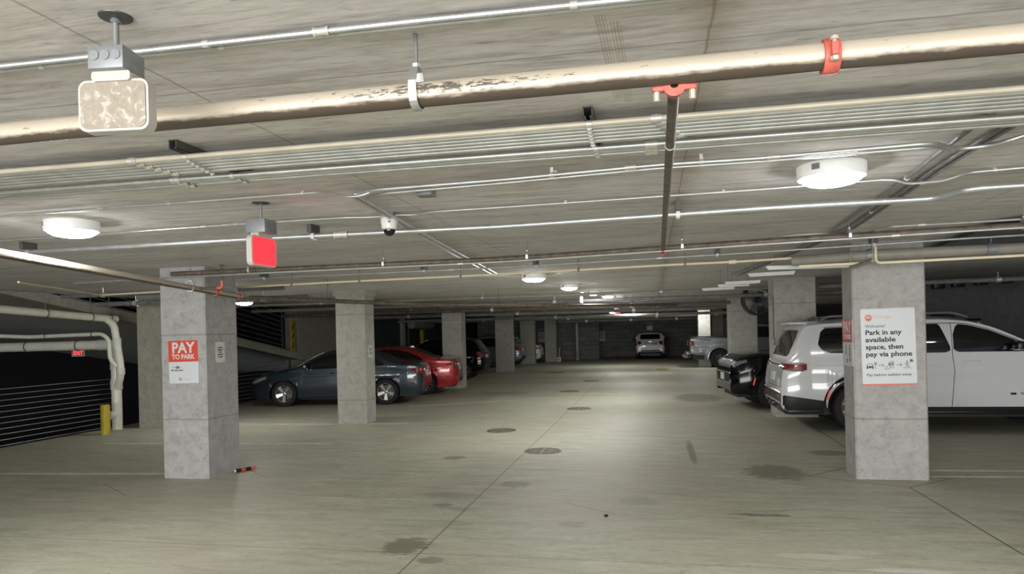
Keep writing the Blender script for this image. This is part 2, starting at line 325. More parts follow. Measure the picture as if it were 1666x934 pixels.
# ------------------------------------------------------------------ mesh helpers
class MB:
    def __init__(s): s.v = []; s.f = []; s.sm = []
    def add(s, vs, fs, smooth=False):
        n = len(s.v); s.v += [Vector(p) for p in vs]
        for f in fs: s.f.append([i+n for i in f]); s.sm.append(smooth)
    def box(s, c, d, rotz=0.0, mat=None):
        hx, hy, hz = d[0]/2, d[1]/2, d[2]/2
        vs = [Vector((x, y, z)) for x in (-hx, hx) for y in (-hy, hy) for z in (-hz, hz)]
        R = mat if mat is not None else Matrix.Rotation(rotz, 3, 'Z')
        vs = [R @ p + Vector(c) for p in vs]
        s.add(vs, [(0, 1, 3, 2), (4, 6, 7, 5), (0, 4, 5, 1), (2, 3, 7, 6), (0, 2, 6, 4), (1, 5, 7, 3)])
    def bbox(s, c, d, bev=0.01, mat=None, rotz=0.0):
        """box with bevelled edges"""
        bm = bmesh.new(); bmesh.ops.create_cube(bm, size=1.0)
        for v in bm.verts: v.co = Vector((v.co.x*d[0], v.co.y*d[1], v.co.z*d[2]))
        bmesh.ops.bevel(bm, geom=list(bm.edges), offset=bev, segments=2, profile=0.5, affect='EDGES')
        R = mat if mat is not None else Matrix.Rotation(rotz, 3, 'Z')
        bm.verts.ensure_lookup_table(); bm.verts.index_update()
        s.add([R @ v.co + Vector(c) for v in bm.verts], [[v.index for v in f.verts] for f in bm.faces], True); bm.free()
    def tube(s, pts, r, seg=10, caps=True):
        pts = [Vector(p) for p in pts]; n = len(pts); rr = r if isinstance(r, (list, tuple)) else [r]*n
        vs = []; t0 = (pts[1]-pts[0]).normalized()
        a = Vector((0, 0, 1)) if abs(t0.z) < 0.9 else Vector((1, 0, 0))
        u = t0.cross(a).normalized()
        for i, p in enumerate(pts):
            if i == 0: t = pts[1]-pts[0]
            elif i == n-1: t = pts[-1]-pts[-2]
            else: t = (pts[i+1]-p).normalized()+(p-pts[i-1]).normalized()
            t = t.normalized(); u = (u - t*u.dot(t)).normalized(); w_ = t.cross(u)
            for k in range(seg):
                an = 2*PI*k/seg; vs.append(p+(u*math.cos(an)+w_*math.sin(an))*rr[i])
        fs = [(i*seg+k, i*seg+(k+1) % seg, (i+1)*seg+(k+1) % seg, (i+1)*seg+k) for i in range(n-1) for k in range(seg)]
        s.add(vs, fs, True)
        if caps:
            s.add([vs[k] for k in range(seg)], [tuple(range(seg))[::-1]]); s.add([vs[(n-1)*seg+k] for k in range(seg)], [tuple(range(seg))])
    def lathe(s, prof, c=(0, 0, 0), mat=None, seg=32, closed=False):
        """prof: (radius, height) pairs turned about local Z"""
        R = mat if mat is not None else Matrix.Identity(3); n = len(prof); vs = []
        for (r, z) in prof:
            for k in range(seg):
                a = 2*PI*k/seg; vs.append(R @ Vector((r*math.cos(a), r*math.sin(a), z)) + Vector(c))
        m_ = n if closed else n-1
        fs = [(i*seg+k, i*seg+(k+1) % seg, ((i+1) % n)*seg+(k+1) % seg, ((i+1) % n)*seg+k) for i in range(m_) for k in range(seg)]
        s.add(vs, fs, True)
    def prism(s, poly, y0, y1, mat=None, c=(0, 0, 0)):
        """poly in local (x, z), extruded along local y"""
        R = mat if mat is not None else Matrix.Identity(3); n = len(poly)
        vs = [R @ Vector((p[0], y, p[1])) + Vector(c) for y in (y0, y1) for p in poly]
        fs = [tuple(range(n)), tuple(range(2*n-1, n-1, -1))]+[(i, n+i, n+(i+1) % n, (i+1) % n) for i in range(n)]
        s.add(vs, fs)
    def torus(s, c, R, r, mat=None, seg=28, sub=8, a0=0.0, a1=2*PI):
        M_ = mat if mat is not None else Matrix.Identity(3)
        full = abs(a1-a0-2*PI) < 1e-4; n = seg if full else seg+1
        pts = [M_ @ Vector((R*math.cos(a0+(a1-a0)*i/seg), R*math.sin(a0+(a1-a0)*i/seg), 0)) + Vector(c) for i in range(n)]
        if full: pts += [pts[0], ]
        s.tube(pts, r, sub, not full)
def wmat(o):
    m_ = o.matrix_basis.copy()
    while o.parent: o = o.parent; m_ = o.matrix_basis @ m_
    return m_
def build(name, mb, mat, parent=None, world=False, angle=35):
    me = bpy.data.meshes.new(name)
    vs = mb.v
    loc = Vector((0, 0, 0))
    if parent is None:
        xs = [p.x for p in vs]; ys = [p.y for p in vs]
        loc = Vector(((min(xs)+max(xs))/2, (min(ys)+max(ys))/2, min(p.z for p in vs)))
        vs = [p-loc for p in vs]
    elif world:
        inv = wmat(parent).inverted(); vs = [inv @ p for p in vs]
    me.from_pydata([tuple(p) for p in vs], [], mb.f); me.update()
    me.polygons.foreach_set('use_smooth', mb.sm)
    if any(mb.sm): me.set_sharp_from_angle(angle=math.radians(angle))
    bm = bmesh.new(); bm.from_mesh(me); bmesh.ops.recalc_face_normals(bm, faces=bm.faces); bm.to_mesh(me); bm.free()
    me.materials.append(mat)
    o = bpy.data.objects.new(name, me); COL.objects.link(o); o.location = loc
    if parent: o.parent = parent
    return o
def tag(o, label, cat, group=None):
    o['label'] = label; o['category'] = cat
    if group: o['group'] = group
    return o
def thing(name, label, cat, loc=(0, 0, 0), rotz=0.0, group=None, rot=None):
    o = bpy.data.objects.new(name, None); COL.objects.link(o); o.empty_display_size = 0.1
    o.location = loc; o.rotation_euler = rot if rot else (0, 0, rotz)
    return tag(o, label, cat, group)
def struct(name, mb, mat):
    o = build(name, mb, mat); o['kind'] = 'structure'; return o
def part(name, fn, mat, parent, world=False, label=None):
    mb = MB(); fn(mb); o = build(name, mb, mat, parent, world)
    if label: o['label'] = label
    return o
def text(name, s, size, parent, mat, loc=(0, 0, 0), R=None, align='CENTER', bold=0.0, width=None, world=False, depth=0.0008):
    """lettering lying in the local XZ plane, facing -Y, as a mesh"""
    cu = bpy.data.curves.new('lettering', 'FONT'); cu.body = s; cu.size = size; cu.align_x = align; cu.align_y = 'CENTER'
    cu.offset = bold; cu.extrude = depth; cu.resolution_u = 3
    ob = bpy.data.objects.new('lettering', cu); COL.objects.link(ob)
    bpy.context.view_layer.update()
    me = bpy.data.meshes.new_from_object(ob); bpy.data.objects.remove(ob); bpy.data.curves.remove(cu)
    X = [v.co.x for v in me.vertices]
    k = 1.0
    if width and X: k = width/(max(X)-min(X))
    Rm = R if R is not None else Matrix.Identity(3)
    for v in me.vertices:
        v.co = Rm @ Vector((v.co.x*k, -v.co.z, v.co.y)) + Vector(loc)
    me.materials.clear(); me.materials.append(mat)
    o = bpy.data.objects.new(name, me); COL.objects.link(o); o.parent = parent
    return o
def fillet(pts, r=0.06, n=4):
    pts = [Vector(p) for p in pts]; out = [pts[0]]
    for i in range(1, len(pts)-1):
        a, b, c = pts[i-1], pts[i], pts[i+1]
        d1 = (a-b); d2 = (c-b); k = min(r, d1.length*0.45, d2.length*0.45)
        p0 = b+d1.normalized()*k; p2 = b+d2.normalized()*k
        for j in range(n+1):
            t = j/n; out.append(p0*(1-t)**2+b*2*t*(1-t)+p2*t*t)
    out.append(pts[-1]); return out
def along(pts, x):
    """point on a polyline at world x, with its direction"""
    for a, b in zip(pts, pts[1:]):
        if min(a.x, b.x) <= x <= max(a.x, b.x) and abs(a.x-b.x) > 1e-6:
            t = (x-a.x)/(b.x-a.x); return a.lerp(b, t), (b-a).normalized()
    return None, None
def align_z(d):
    return Vector((0, 0, 1)).rotation_difference(Vector(d)).to_matrix()
def ring(mb, p, d, r, length, seg=14):
    R = align_z(d); h = length/2
    mb.lathe([(r*0.8, -h), (r, -h), (r, h), (r*0.8, h)], p, R, seg)
def lerp(xs, x):
    if x <= xs[0][0]: return xs[0][1]
    for (a, va), (b, vb) in zip(xs, xs[1:]):
        if x <= b: return va+(vb-va)*(x-a)/(b-a)
    return xs[-1][1]
def pchip(pts):
    """monotone smooth interpolation through points"""
    n = len(pts); X = [p[0] for p in pts]; Y = [p[1] for p in pts]
    h = [X[i+1]-X[i] for i in range(n-1)]; d = [(Y[i+1]-Y[i])/h[i] for i in range(n-1)]
    mm = [d[0]]+[0 if d[i-1]*d[i] <= 0 else 2*d[i-1]*d[i]/(d[i-1]+d[i]) for i in range(1, n-1)]+[d[-1]]
    def f(x):
        if x <= X[0]: return Y[0]
        if x >= X[-1]: return Y[-1]
        i = 0
        while x > X[i+1]: i += 1
        t = (x-X[i])/h[i]
        return (2*t**3-3*t**2+1)*Y[i]+(t**3-2*t**2+t)*h[i]*mm[i]+(-2*t**3+3*t**2)*Y[i+1]+(t**3-t**2)*h[i]*mm[i+1]
    return f
# ================================================================== SETTING
mb = MB(); mb.box((1.4, 20, -0.15), (25.2, 56, 0.30)); struct('floor', mb, M_FLOOR)
mb = MB(); mb.box((1.4, 20, H+0.15), (25.2, 56, 0.30)); struct('ceiling', mb, M_CEIL)
mb = MB(); mb.box((1.0, 48.1, 1.5), (26, 0.3, 3.4)); struct('wall_back', mb, M_BLOCK)
mb = MB(); mb.box((-7.2, 44.3, 1.375), (7.8, 0.25, 2.75)); struct('wall_back_left', mb, M_BLOCK)
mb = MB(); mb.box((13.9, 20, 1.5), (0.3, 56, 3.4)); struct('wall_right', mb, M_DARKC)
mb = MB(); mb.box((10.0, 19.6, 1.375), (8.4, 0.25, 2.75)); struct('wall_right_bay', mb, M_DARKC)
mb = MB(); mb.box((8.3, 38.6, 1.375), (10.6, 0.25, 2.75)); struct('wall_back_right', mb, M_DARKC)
mb = MB()
mb.prism([(20.95, 0.35), (21.8, 0.6), (22.8, 1.05), (23.9, 1.2), (23.9, 2.75), (20.95, 2.75)], -11.7, -11.25, Matrix(((0, 1, 0), (1, 0, 0), (0, 0, 1))))
struct('wall_ramp_end', mb, M_WALLC)
mb = MB(); mb.box((-11.45, 36.2, 1.375), (0.3, 24.4, 2.75)); struct('wall_left', mb, M_SLATE)
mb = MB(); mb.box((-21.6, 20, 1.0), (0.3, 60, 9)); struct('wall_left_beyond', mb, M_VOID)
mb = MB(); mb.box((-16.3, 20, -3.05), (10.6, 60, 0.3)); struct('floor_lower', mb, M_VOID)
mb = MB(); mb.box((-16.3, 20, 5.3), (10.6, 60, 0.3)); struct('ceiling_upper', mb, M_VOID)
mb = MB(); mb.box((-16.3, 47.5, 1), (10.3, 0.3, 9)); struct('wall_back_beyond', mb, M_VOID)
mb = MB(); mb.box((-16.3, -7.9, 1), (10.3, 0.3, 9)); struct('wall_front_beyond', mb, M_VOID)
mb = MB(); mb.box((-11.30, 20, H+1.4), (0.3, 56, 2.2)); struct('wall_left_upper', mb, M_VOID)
# sloping ramp beyond the left edge: fascia line measured along the edge
RS = -0.1527
def rampz(y): return 1.866+RS*(y-17.172)
mb = MB()
y0, y1 = 9.0, 24.4
XM = Matrix(((0, 1, 0), (1, 0, 0), (0, 0, 1)))
mb.prism([(y0, rampz(y0)-0.20), (y1, rampz(y1)-0.20), (y1, rampz(y1)), (y0, rampz(y0))], -17.5, -11.2, XM)
struct('floor_ramp', mb, M_WALLC)
# painted kerb-like end panels between the left wall's bays
mb = MB(); mb.box((-11.22, 30.6, 1.3), (0.12, 0.35, 2.6)); struct('trim_1', mb, M_WALLC)

# ------------------------------------------------------------------ concrete columns (with board seams and chamfers)
def column(x0, x1, y0, y1, mat, label, cap=None, group=None):
    mb = MB(); c = ((x0+x1)/2, (y0+y1)/2)
    ch = 0.018
    w2, d2 = (x1-x0)/2, (y1-y0)/2
    po = [(-w2+ch, -d2), (w2-ch, -d2), (w2, -d2+ch), (w2, d2-ch), (w2-ch, d2), (-w2+ch, d2), (-w2, d2-ch), (-w2, -d2+ch)]
    mb.add([(c[0]+p[0], c[1]+p[1], z) for z in (0.0, H) for p in po],
           [tuple(range(8))[::-1], tuple(range(8, 16))]+[(i, (i+1) % 8, 8+(i+1) % 8, 8+i) for i in range(8)])
    o = build('column', mb, mat); tag(o, label, 'column', group); o['kind'] = 'structure'
    if cap:
        part('capital', lambda m_: m_.box((c[0], c[1], H-cap/2), ((x1-x0)+0.06, (y1-y0)+0.06, cap)), mat, o, world=True)
    return o
column(-6.33, -5.67, 8.14, 8.86, M_COL_A, 'left foreground concrete column carrying the pay to park sign')
column(-6.45, -5.81, 13.6, 14.12, M_COL_B, 'concrete column standing in front of the blue-grey sedan', cap=0.12)
column(-6.88, -6.22, 22.5, 23.1, M_COL_B, 'pale concrete column beside the tail of the red sedan', cap=0.10)
column(-7.12, -6.33, 31.6, 32.1, M_COL_B, 'shaded concrete column right of the parked black vehicle roof')
column(-7.40, -6.58, 39.3, 39.9, M_COL_B, 'far concrete column with a silver car tail just left of it')
column(-6.31, -5.62, 41.4, 42.0, M_COL_B, 'farthest left concrete column, right of the far white car')
column(2.28, 3.06, 8.79, 9.25, M_COL_R, 'right foreground concrete column with the large welcome sign')
column(2.37, 3.15, 14.68, 15.42, M_COL_B, 'concrete column rising behind the white suv roof')
column(2.10, 2.86, 20.5, 21.1, M_COL_B, 'concrete column between the pickup and the black suv bonnet')
column(2.05, 2.60, 33.6-0.2, 33.9, M_COL_B, 'brightly lit narrow column behind the pickup tailgate')
# concrete pier at the left edge behind the sign column
mb = MB(); mb.box((-10.05, 13.15, H/2), (0.95, 0.62, H)); o = build('pier', mb, M_WALLC); tag(o, 'board-marked concrete pier beside the white drain pipes', 'column'); o['kind'] = 'structure'

# ------------------------------------------------------------------ paint on the floor
def line(x0, y0, x1, y1, wd, label):
    d = Vector((x1-x0, y1-y0, 0)); n = Vector((-d.y, d.x, 0)).normalized()*wd/2
    a, b = Vector((x0, y0, 0)), Vector((x1, y1, 0)); mb = MB()
    vs = [a-n, b-n, b+n, a+n]; mb.add([p+Vector((0, 0, z)) for z in (0.0, 0.002) for p in vs],
        [(3, 2, 1, 0), (4, 5, 6, 7), (0, 1, 5, 4), (1, 2, 6, 5), (2, 3, 7, 6), (3, 0, 4, 7)])
    tag(build('parking_line', mb, M_LINE), label, 'line marking')
line(-10.6, 8.13, -6.36, 8.45, 0.09, 'worn white line running left from the pay sign column foot')
line(-9.6, 10.85, -5.3, 11.02, 0.09, 'worn white line crossing the bay behind the pay sign column')
line(-9.8, 13.45, -6.5, 13.50, 0.10, 'worn white line running left from the second left column')
line(-5.75, 13.62, -4.9, 13.60, 0.08, 'short white line stub right of the second left column foot')
line(3.1, 9.40, 6.2, 9.52, 0.08, 'white line farther under the white suv beside the welcome column')
line(3.1, 9.03, 6.2, 9.17, 0.08, 'white line nearer the camera right of the welcome column foot')
line(-6.1, 16.9, -3.6, 18.3, 0.10, 'pale line on the floor behind the blue-grey sedan tail')
def patch_paint(c, w_, d_, label):
    mb = MB(); n = 22; pts = []
    for i in range(n):
        a = 2*PI*i/n; k = 1+random.uniform(-0.14, 0.14)
        sx = abs(math.cos(a))**0.6*math.copysign(1, math.cos(a)); sy = abs(math.sin(a))**0.6*math.copysign(1, math.sin(a))
        pts.append((c[0]+sx*w_/2*k, c[1]+sy*d_/2*k))
    mb.add([(p[0], p[1], z) for z in (0.0, 0.003) for p in pts], [tuple(range(n))[::-1], tuple(range(n, 2*n))]+[(i, (i+1) % n, n+(i+1) % n, n+i) for i in range(n)])
    tag(build('floor_marking', mb, M_YELF), label, 'floor marking')
patch_paint((-4.2, 30.6), 0.75, 1.3, 'faded yellow paint patch on the floor left of centre aisle')
patch_paint((0.36, 32.0), 0.55, 1.5, 'faded yellow paint patch on the floor before the white hatchback')

# ------------------------------------------------------------------ drain covers
def drain(px, py, r, label):
    c = onz(px, py, 0); t = thing('drain_cover', label, 'drain cover', (c.x, c.y, 0), 0, 'round drain covers along the aisle')
    part('frame', lambda m_: m_.lathe([(r-0.03, 0.0), (r-0.03, 0.007), (r-0.01, 0.009), (r, 0.0)], seg=40), M_IRON_L, t)
    part('plate', lambda m_: m_.lathe([(0.0001, 0.003), (r-0.03, 0.003), (r-0.03, 0.0), (0.0001, 0.0)], seg=40), M_IRON, t)
    def ribs(m_):
        k = int(2*r/0.055)
        for i in range(k+1):
            y = -r+0.05+i*(2*r-0.1)/k; hw = math.sqrt(max(0, (r-0.05)**2-y*y))
            if hw > 0.03:
                for (a, b) in ((-hw, -0.02), (0.02, hw)):
                    n = max(1, int((b-a)/0.09)); st = (b-a)/n
                    for j in range(n): m_.box((a+st*(j+0.5), y, 0.005), (st*0.72, 0.026, 0.008))
    def _spine(m_):
        ribs(m_)
        for xx in (-0.12, 0.0, 0.12): m_.box((xx, 0, 0.0045), (0.05 if xx == 0 else 0.02, 2*math.sqrt((r-0.05)**2-xx*xx), 0.0075))
    part('grate', _spine, M_IRON_L, t)
drain(883, 734, 0.285, 'round iron drain cover nearest the camera, on the floor joint')
drain(816, 701, 0.28, 'round iron drain cover left of the floor joint, second nearest')
drain(942, 665, 0.29, 'round iron drain cover on the floor joint, third nearest')
drain(926, 637, 0.30, 'round iron drain cover just left of the joint, fourth nearest')
drain(962, 620, 0.30, 'farthest round iron drain cover near the aisle bend')
# ================================================================== CEILING SERVICES
TOP = H-0.0015
def run(name, label, cat, px, z, r, mat, straps=(), coups=(), group=None, strap_mat=None, fil=0.07, world=None, seg=10, top=TOP):
    """a pipe or conduit hung under the slab, with its straps and couplings"""
    pts = [Vector(p) for p in world] if world else [onz(q[0], q[1], q[2] if len(q) > 2 else z) for q in px]
    if len(pts) > 2: pts = fillet(pts, fil)
    mb = MB(); mb.tube(pts, r, seg)
    o = build(name, mb, mat); tag(o, label, cat, group)
    for sx in straps:
        p, d = along(pts, sx)
        if p is None: continue
        def fn(m_):
            ring(m_, p, d, r*1.25, r*1.5+0.008)
            if top-p.z < 0.12: m_.box((p.x, p.y+r*1.1, (p.z+top)/2), (0.018, r*1.1, top-p.z))
            else: m_.tube([p+Vector((0, 0, r)), Vector((p.x, p.y, top))], 0.006, 6)
        part('strap', fn, strap_mat or M_ZINC, o, world=True)
    for sx in coups:
        p, d = along(pts, sx)
        if p is None: continue
        def fn(m_):
            ring(m_, p, d, r*1.28, r*5); ring(m_, p-d*r*2.2, d, r*1.5, r*0.9); ring(m_, p+d*r*2.2, d, r*1.5, r*0.9)
        part('coupling', fn, M_ZINC, o, world=True)
    return o, pts
# --- twin conduits nearest the camera
run('conduit', 'upper of the twin conduits crossing the ceiling top left', 'conduit', [(-120, 121), (380, 67), (690, 33), (1180, -17)], H-0.017, 0.0095, M_GALV, straps=(-1.36, -0.2), coups=(-0.97,))
run('conduit', 'lower of the twin conduits crossing the ceiling top left', 'conduit', [(-120, 129), (380, 74.5), (690, 41.5), (1180, -9)], H-0.014, 0.0075, M_GALV, straps=(-1.33, -2.0), coups=())
# --- the big sprinkler main
o, P2 = run('sprinkler_pipe', 'thick cream and brown sprinkler main crossing the upper ceiling', 'pipe', None, 0, 0.0385, M_SPR,
            world=[(-3.4, 2.123, 2.556), (2.2, 2.123, 2.556)], seg=28)
def grooved(m_, p, d, r, wd):
    R = align_z(d)
    m_.lathe([(r*0.9, -wd/2), (r*1.22, -wd/2), (r*1.28, -wd*0.2), (r*1.28, wd*0.2), (r*1.22, wd/2), (r*0.9, wd/2)], p, R, 28)
    side = Vector(d).cross(Vector((0, 0, 1))).normalized()
    for s in (-1, 1):
        m_.bbox(p+side*s*r*1.42, (wd*0.9, r*0.75, r*0.5), r*0.12, R)
cx_ = onY(1350, 95, 2.123)
cp = part('coupling', lambda m_: grooved(m_, Vector((cx_.x, 2.123, 2.556)), (1, 0, 0), 0.0385, 0.042), M_RED, o, world=True, label='red grooved coupling')
def cbolts(m_):
    for dz in (0.012, ):
        m_.tube([(cx_.x, 2.067, 2.527), (cx_.x, 2.067, 2.590)], 0.006, 8)
        m_.lathe([(0.001, -0.006), (0.011, -0.006), (0.011, 0.006), (0.001, 0.006)], (cx_.x, 2.067, 2.530), None, 6)
        m_.lathe([(0.001, -0.005), (0.013, -0.005), (0.010, 0.006), (0.001, 0.006)], (cx_.x, 2.067, 2.585), None, 12)
part('bolt', cbolts, M_CREAM2, cp, world=True)
def hanger(label, p, r, rod_top=H-0.0015, band=M_GALV, d=(1, 0, 0), rodr=0.005, group='clevis pipe hangers'):
    t = thing('pipe_hanger', label, 'hanger', (p[0], p[1], p[2]), 0, group)
    R = align_z(d); P_ = Vector(p)
    def bf(m_):
        n = 20; pts = []
        side = Vector(d).cross(Vector((0, 0, 1))).normalized()
        loop = [P_+Vector((0, 0, r*2.0))+side*0.0, ]
        prof = [(0.0, 2.1), (0.55, 1.9), (1.05, 0.8)]+[(1.05*math.cos(a), 1.05*math.sin(a)) for a in [-PI*k/10 for k in range(11)]]+[(-1.05, 0.8), (-0.55, 1.9), (0.0, 2.1)]
        dd = Vector(d).normalized(); wv = dd*max(0.012, r*0.32)
        vs = []
        for (u, v) in prof:
            q = P_+side*u*r+Vector((0, 0, v*r)); q2 = P_+side*u*r*1.1+Vector((0, 0, v*r*1.07-0.002))
            vs += [q-wv, q+wv, q2+wv, q2-wv]
        k = len(prof)
        m_.add(vs, [(i*4+a, i*4+(a+1) % 4, (i+1)*4+(a+1) % 4, (i+1)*4+a) for i in range(k-1) for a in range(4)])
    part('band', bf, band, t, world=True)
    part('rod', lambda m_: m_.tube([P_+Vector((0, 0, r*2.0)), Vector((p[0], p[1], rod_top))], rodr, 8), M_GALV_D, t, world=True)
    part('nut', lambda m_: m_.lathe([(0.001, -0.006), (rodr*2.2, -0.006), (rodr*2.2, 0.008), (0.001, 0.008)], (p[0], p[1], p[2]+r*2.2), None, 6), M_ZINC, t, world=True)
    return t
hanger('steel hanger on the cream and brown sprinkler main', (-0.712, 2.123, 2.556), 0.041, rodr=0.0065)
# --- branch line running away from the main
A = Vector((onY(1097, 150, 2.16).x, 2.16, 2.52)); B = onz(1078, 412, 2.545)
mb = MB(); mb.tube([A, B], 0.0185, 14); o = build('sprinkler_branch', mb, M_RUST); tag(o, 'brown branch pipe running from the sprinkler main to the far pipe', 'pipe')
def tee(m_):
    m_.lathe([(0.012, -0.03), (0.034, -0.028), (0.030, 0.0), (0.024, 0.03), (0.02, 0.035)], A, align_z(B-A), 18)
    for s in (-1, 1): m_.bbox(A+Vector((s*0.045, -0.012, -0.004)), (0.04, 0.028, 0.022), 0.005)
part('outlet_tee', tee, M_RED, o, world=True, label='red outlet clamp')
for s in (-1, 1): part('bolt', lambda m_: m_.lathe([(0.001, -0.02), (0.010, -0.02), (0.010, 0.012), (0.001, 0.012)], A+Vector((s*0.052, -0.012, -0.022)), None, 6), M_CREAM2, o, world=True)
part('coupling', lambda m_: grooved(m_, B+(A-B).normalized()*0.05, (B-A).normalized(), 0.021, 0.05), M_RED, o, world=True, label='red end coupling')
part('joint_ring', lambda m_: ring(m_, A.lerp(B, 0.14), (B-A).normalized(), 0.021, 0.01), M_CREAM2, o, world=True)
# --- racked conduits: a row of six and a row of three on steel channel
ROWA = [(283.5+4.4*i_, 139.0+6.5*i_) for i_ in range(6)]
posname = ['nearest', 'second', 'third', 'fourth', 'fifth', 'sixth and farthest']
ya0 = yb1 = None
for i, (ya, yb) in enumerate(ROWA):
    zr = 2.692-0.0045*i
    y = (onz(0, ya, zr).y+onz(1666, yb, zr).y)/2
    if i == 0: ya0 = y
    mb = MB(); mb.tube([(-4.2, y, zr), (2.6, y, zr)], 0.0125 if i else 0.0135, 12)
    o = build('conduit', mb, M_CREAM2 if i == 0 else M_GALV)
    tag(o, ('cream dusted nearest conduit' if i == 0 else '%s conduit from the camera' % posname[i])+' in the rack of six', 'conduit', 'rack of six parallel conduits')
    for sx in (-2.500, 0.035):
        part('coupling', lambda m_: (ring(m_, Vector((sx+0.02*i, y, zr)), (1, 0, 0), 0.0175, 0.045), ring(m_, Vector((sx+0.02*i, y, zr)), (1, 0, 0), 0.0200, 0.016)), M_ZINC, o, world=True)
    for sx in (-2.203, -0.249):
        def sf(m_):
            ring(m_, Vector((sx, y, zr)), (1, 0, 0), 0.0155, 0.02); m_.box((sx, y+0.0165, zr-0.005), (0.02, 0.008, 0.034))
            m_.lathe([(0.001, -0.004), (0.006, -0.004), (0.006, 0.006), (0.001, 0.006)], (sx, y+0.0155, zr-0.024), None, 6)
        part('strap', sf, M_ZINC, o, world=True)
    yb1 = y
yB = []
for i, (ya, yb) in enumerate([(319.5, 185.0), (324.2, 191.0), (328.0, 196.5)]):
    y = (onz(0, ya, 2.68).y+onz(1666, yb, 2.68).y)/2; yB.append(y)
    mb = MB(); mb.tube([(-4.4, y, 2.685), (2.7, y, 2.685)], 0.0175 if i == 0 else 0.012, 12)
    o = build('conduit', mb, M_GALV)
    tag(o, '%s conduit in the rack of three behind the rack of six' % ['thicker nearest', 'middle', 'farthest'][i], 'conduit', 'rack of three parallel conduits')
    for sx in (-2.546, 0.015000000000000003):
        part('coupling', lambda m_: (ring(m_, Vector((sx, y, 2.685)), (1, 0, 0), 0.021, 0.06), ring(m_, Vector((sx-0.018, y, 2.685)), (1, 0, 0), 0.024, 0.014), ring(m_, Vector((sx+0.018, y, 2.685)), (1, 0, 0), 0.024, 0.014)), M_ZINC, o, world=True)
    for sx in (-2.203, -0.249):
        part('strap', lambda m_: (ring(m_, Vector((sx, y, 2.685)), (1, 0, 0), 0.021, 0.022), m_.box((sx, y+0.024, 2.687), (0.02, 0.012, 0.034))), M_ZINC, o, world=True)
def strut(x, y0, y1, z, label, rod=False, w_=0.041):
    """C-channel with its open side down"""
    mb = MB(); t = 0.004; hh = H-z
    mb.box((x, (y0+y1)/2, H-t/2), (w_, y1-y0, t))
    for s in (-1, 1):
        mb.box((x+s*(w_/2-t/2), (y0+y1)/2, (H+z)/2), (t, y1-y0, hh)); mb.box((x+s*(w_/2-0.006), (y0+y1)/2, z+t/2), (0.012, y1-y0, t))
    return tag(build('strut_channel', mb, M_STRUT), label, 'bracket', 'steel channels fixed to the ceiling')
strut(-2.203, ya0-0.10, yB[-1]+0.05, 2.7055, 'dark steel channel carrying the conduit racks on the left')
strut(-0.249, ya0-0.06, yB[-1]+0.05, 2.7055, 'dark steel channel carrying the conduit racks in the middle')

# --- single conduits farther in
E1 = [(800, 446), (735, 413), (600, 335), (568, 317), (606, 309), (820, 292), (1070, 268), (1240, 257), (1500, 234), (1522, 233.5), (1549, 241), (1566, 241.5), (1608, 237), (1640, 229), (1730, 200)]
run('conduit', 'conduit turning off the diagonal run and crossing right to the far bend', 'conduit', E1, H-0.048, 0.0115, M_GALV, straps=(-0.55, 0.28), coups=(-0.1, 0.65), fil=0.12)
E2 = [(808, 445), (747, 412.5), (614, 337), (592, 324), (616, 315.3), (820, 297.5), (1070, 273.5), (1240, 262.5), (1505, 240), (1530, 240.5), (1552, 246)]
run('conduit', 'second conduit beneath the one turning off the diagonal run', 'conduit', E2, H-0.048, 0.0095, M_GALV, straps=(-0.54, 0.29), coups=(1.1,), fil=0.12)
E3 = [(-80, 355.5), (85, 345.5), (520, 312.5), (538, 314, H-0.04), (562, 320.5, H-0.078), (588, 318.5, H-0.078), (610, 309, H-0.04), (640, 306.5), (683, 305)]
run('conduit', 'thin conduit from the far left ending at the grey ceiling box', 'conduit', E3, H-0.018, 0.0085, M_GALV, straps=(-3.2, -2.2), coups=(-3.75,), fil=0.08)
run('conduit', 'short conduit leaving the grey ceiling box to the right', 'conduit', [(703, 304), (716, 303.5), (742, 299.5), (800, 297)], H-0.015, 0.0075, M_GALV, fil=0.08)
E4 = [(-80, 397), (155, 382.5), (235, 375.5), (390, 364.5), (560, 354), (600, 353.5), (623, 352)]
run('conduit', 'thin conduit left of the ceiling camera', 'conduit', E4, H-0.018, 0.0085, M_GALV, straps=(-3.3, -1.7), coups=(-3.6,), fil=0.08)
E5 = [(643, 350), (676, 349.5), (702, 344.5), (820, 337), (1240, 308), (1438, 292.5), (1456, 293, H-0.03), (1478, 299.5, H-0.058), (1535, 294, H-0.058), (1558, 286.5, H-0.04), (1578, 280.5), (1740, 266)]
run('conduit', 'thin conduit running right from the ceiling camera', 'conduit', E5, H-0.018, 0.0085, M_GALV, straps=(-0.6, 0.5, 2.1), coups=(1.3,), fil=0.10)
E6 = [(42, 411), (400, 389.5), (820, 368.5), (1240, 339), (1512, 323.5), (1530, 320.5), (1572, 309.5), (1596, 306), (1740, 297)]
o, pts6 = run('conduit', 'fat conduit crossing beneath the red exit sign and ceiling camera', 'conduit', E6, H-0.092, 0.0225, M_GALV, fil=0.2, seg=14, coups=(-2.55,))
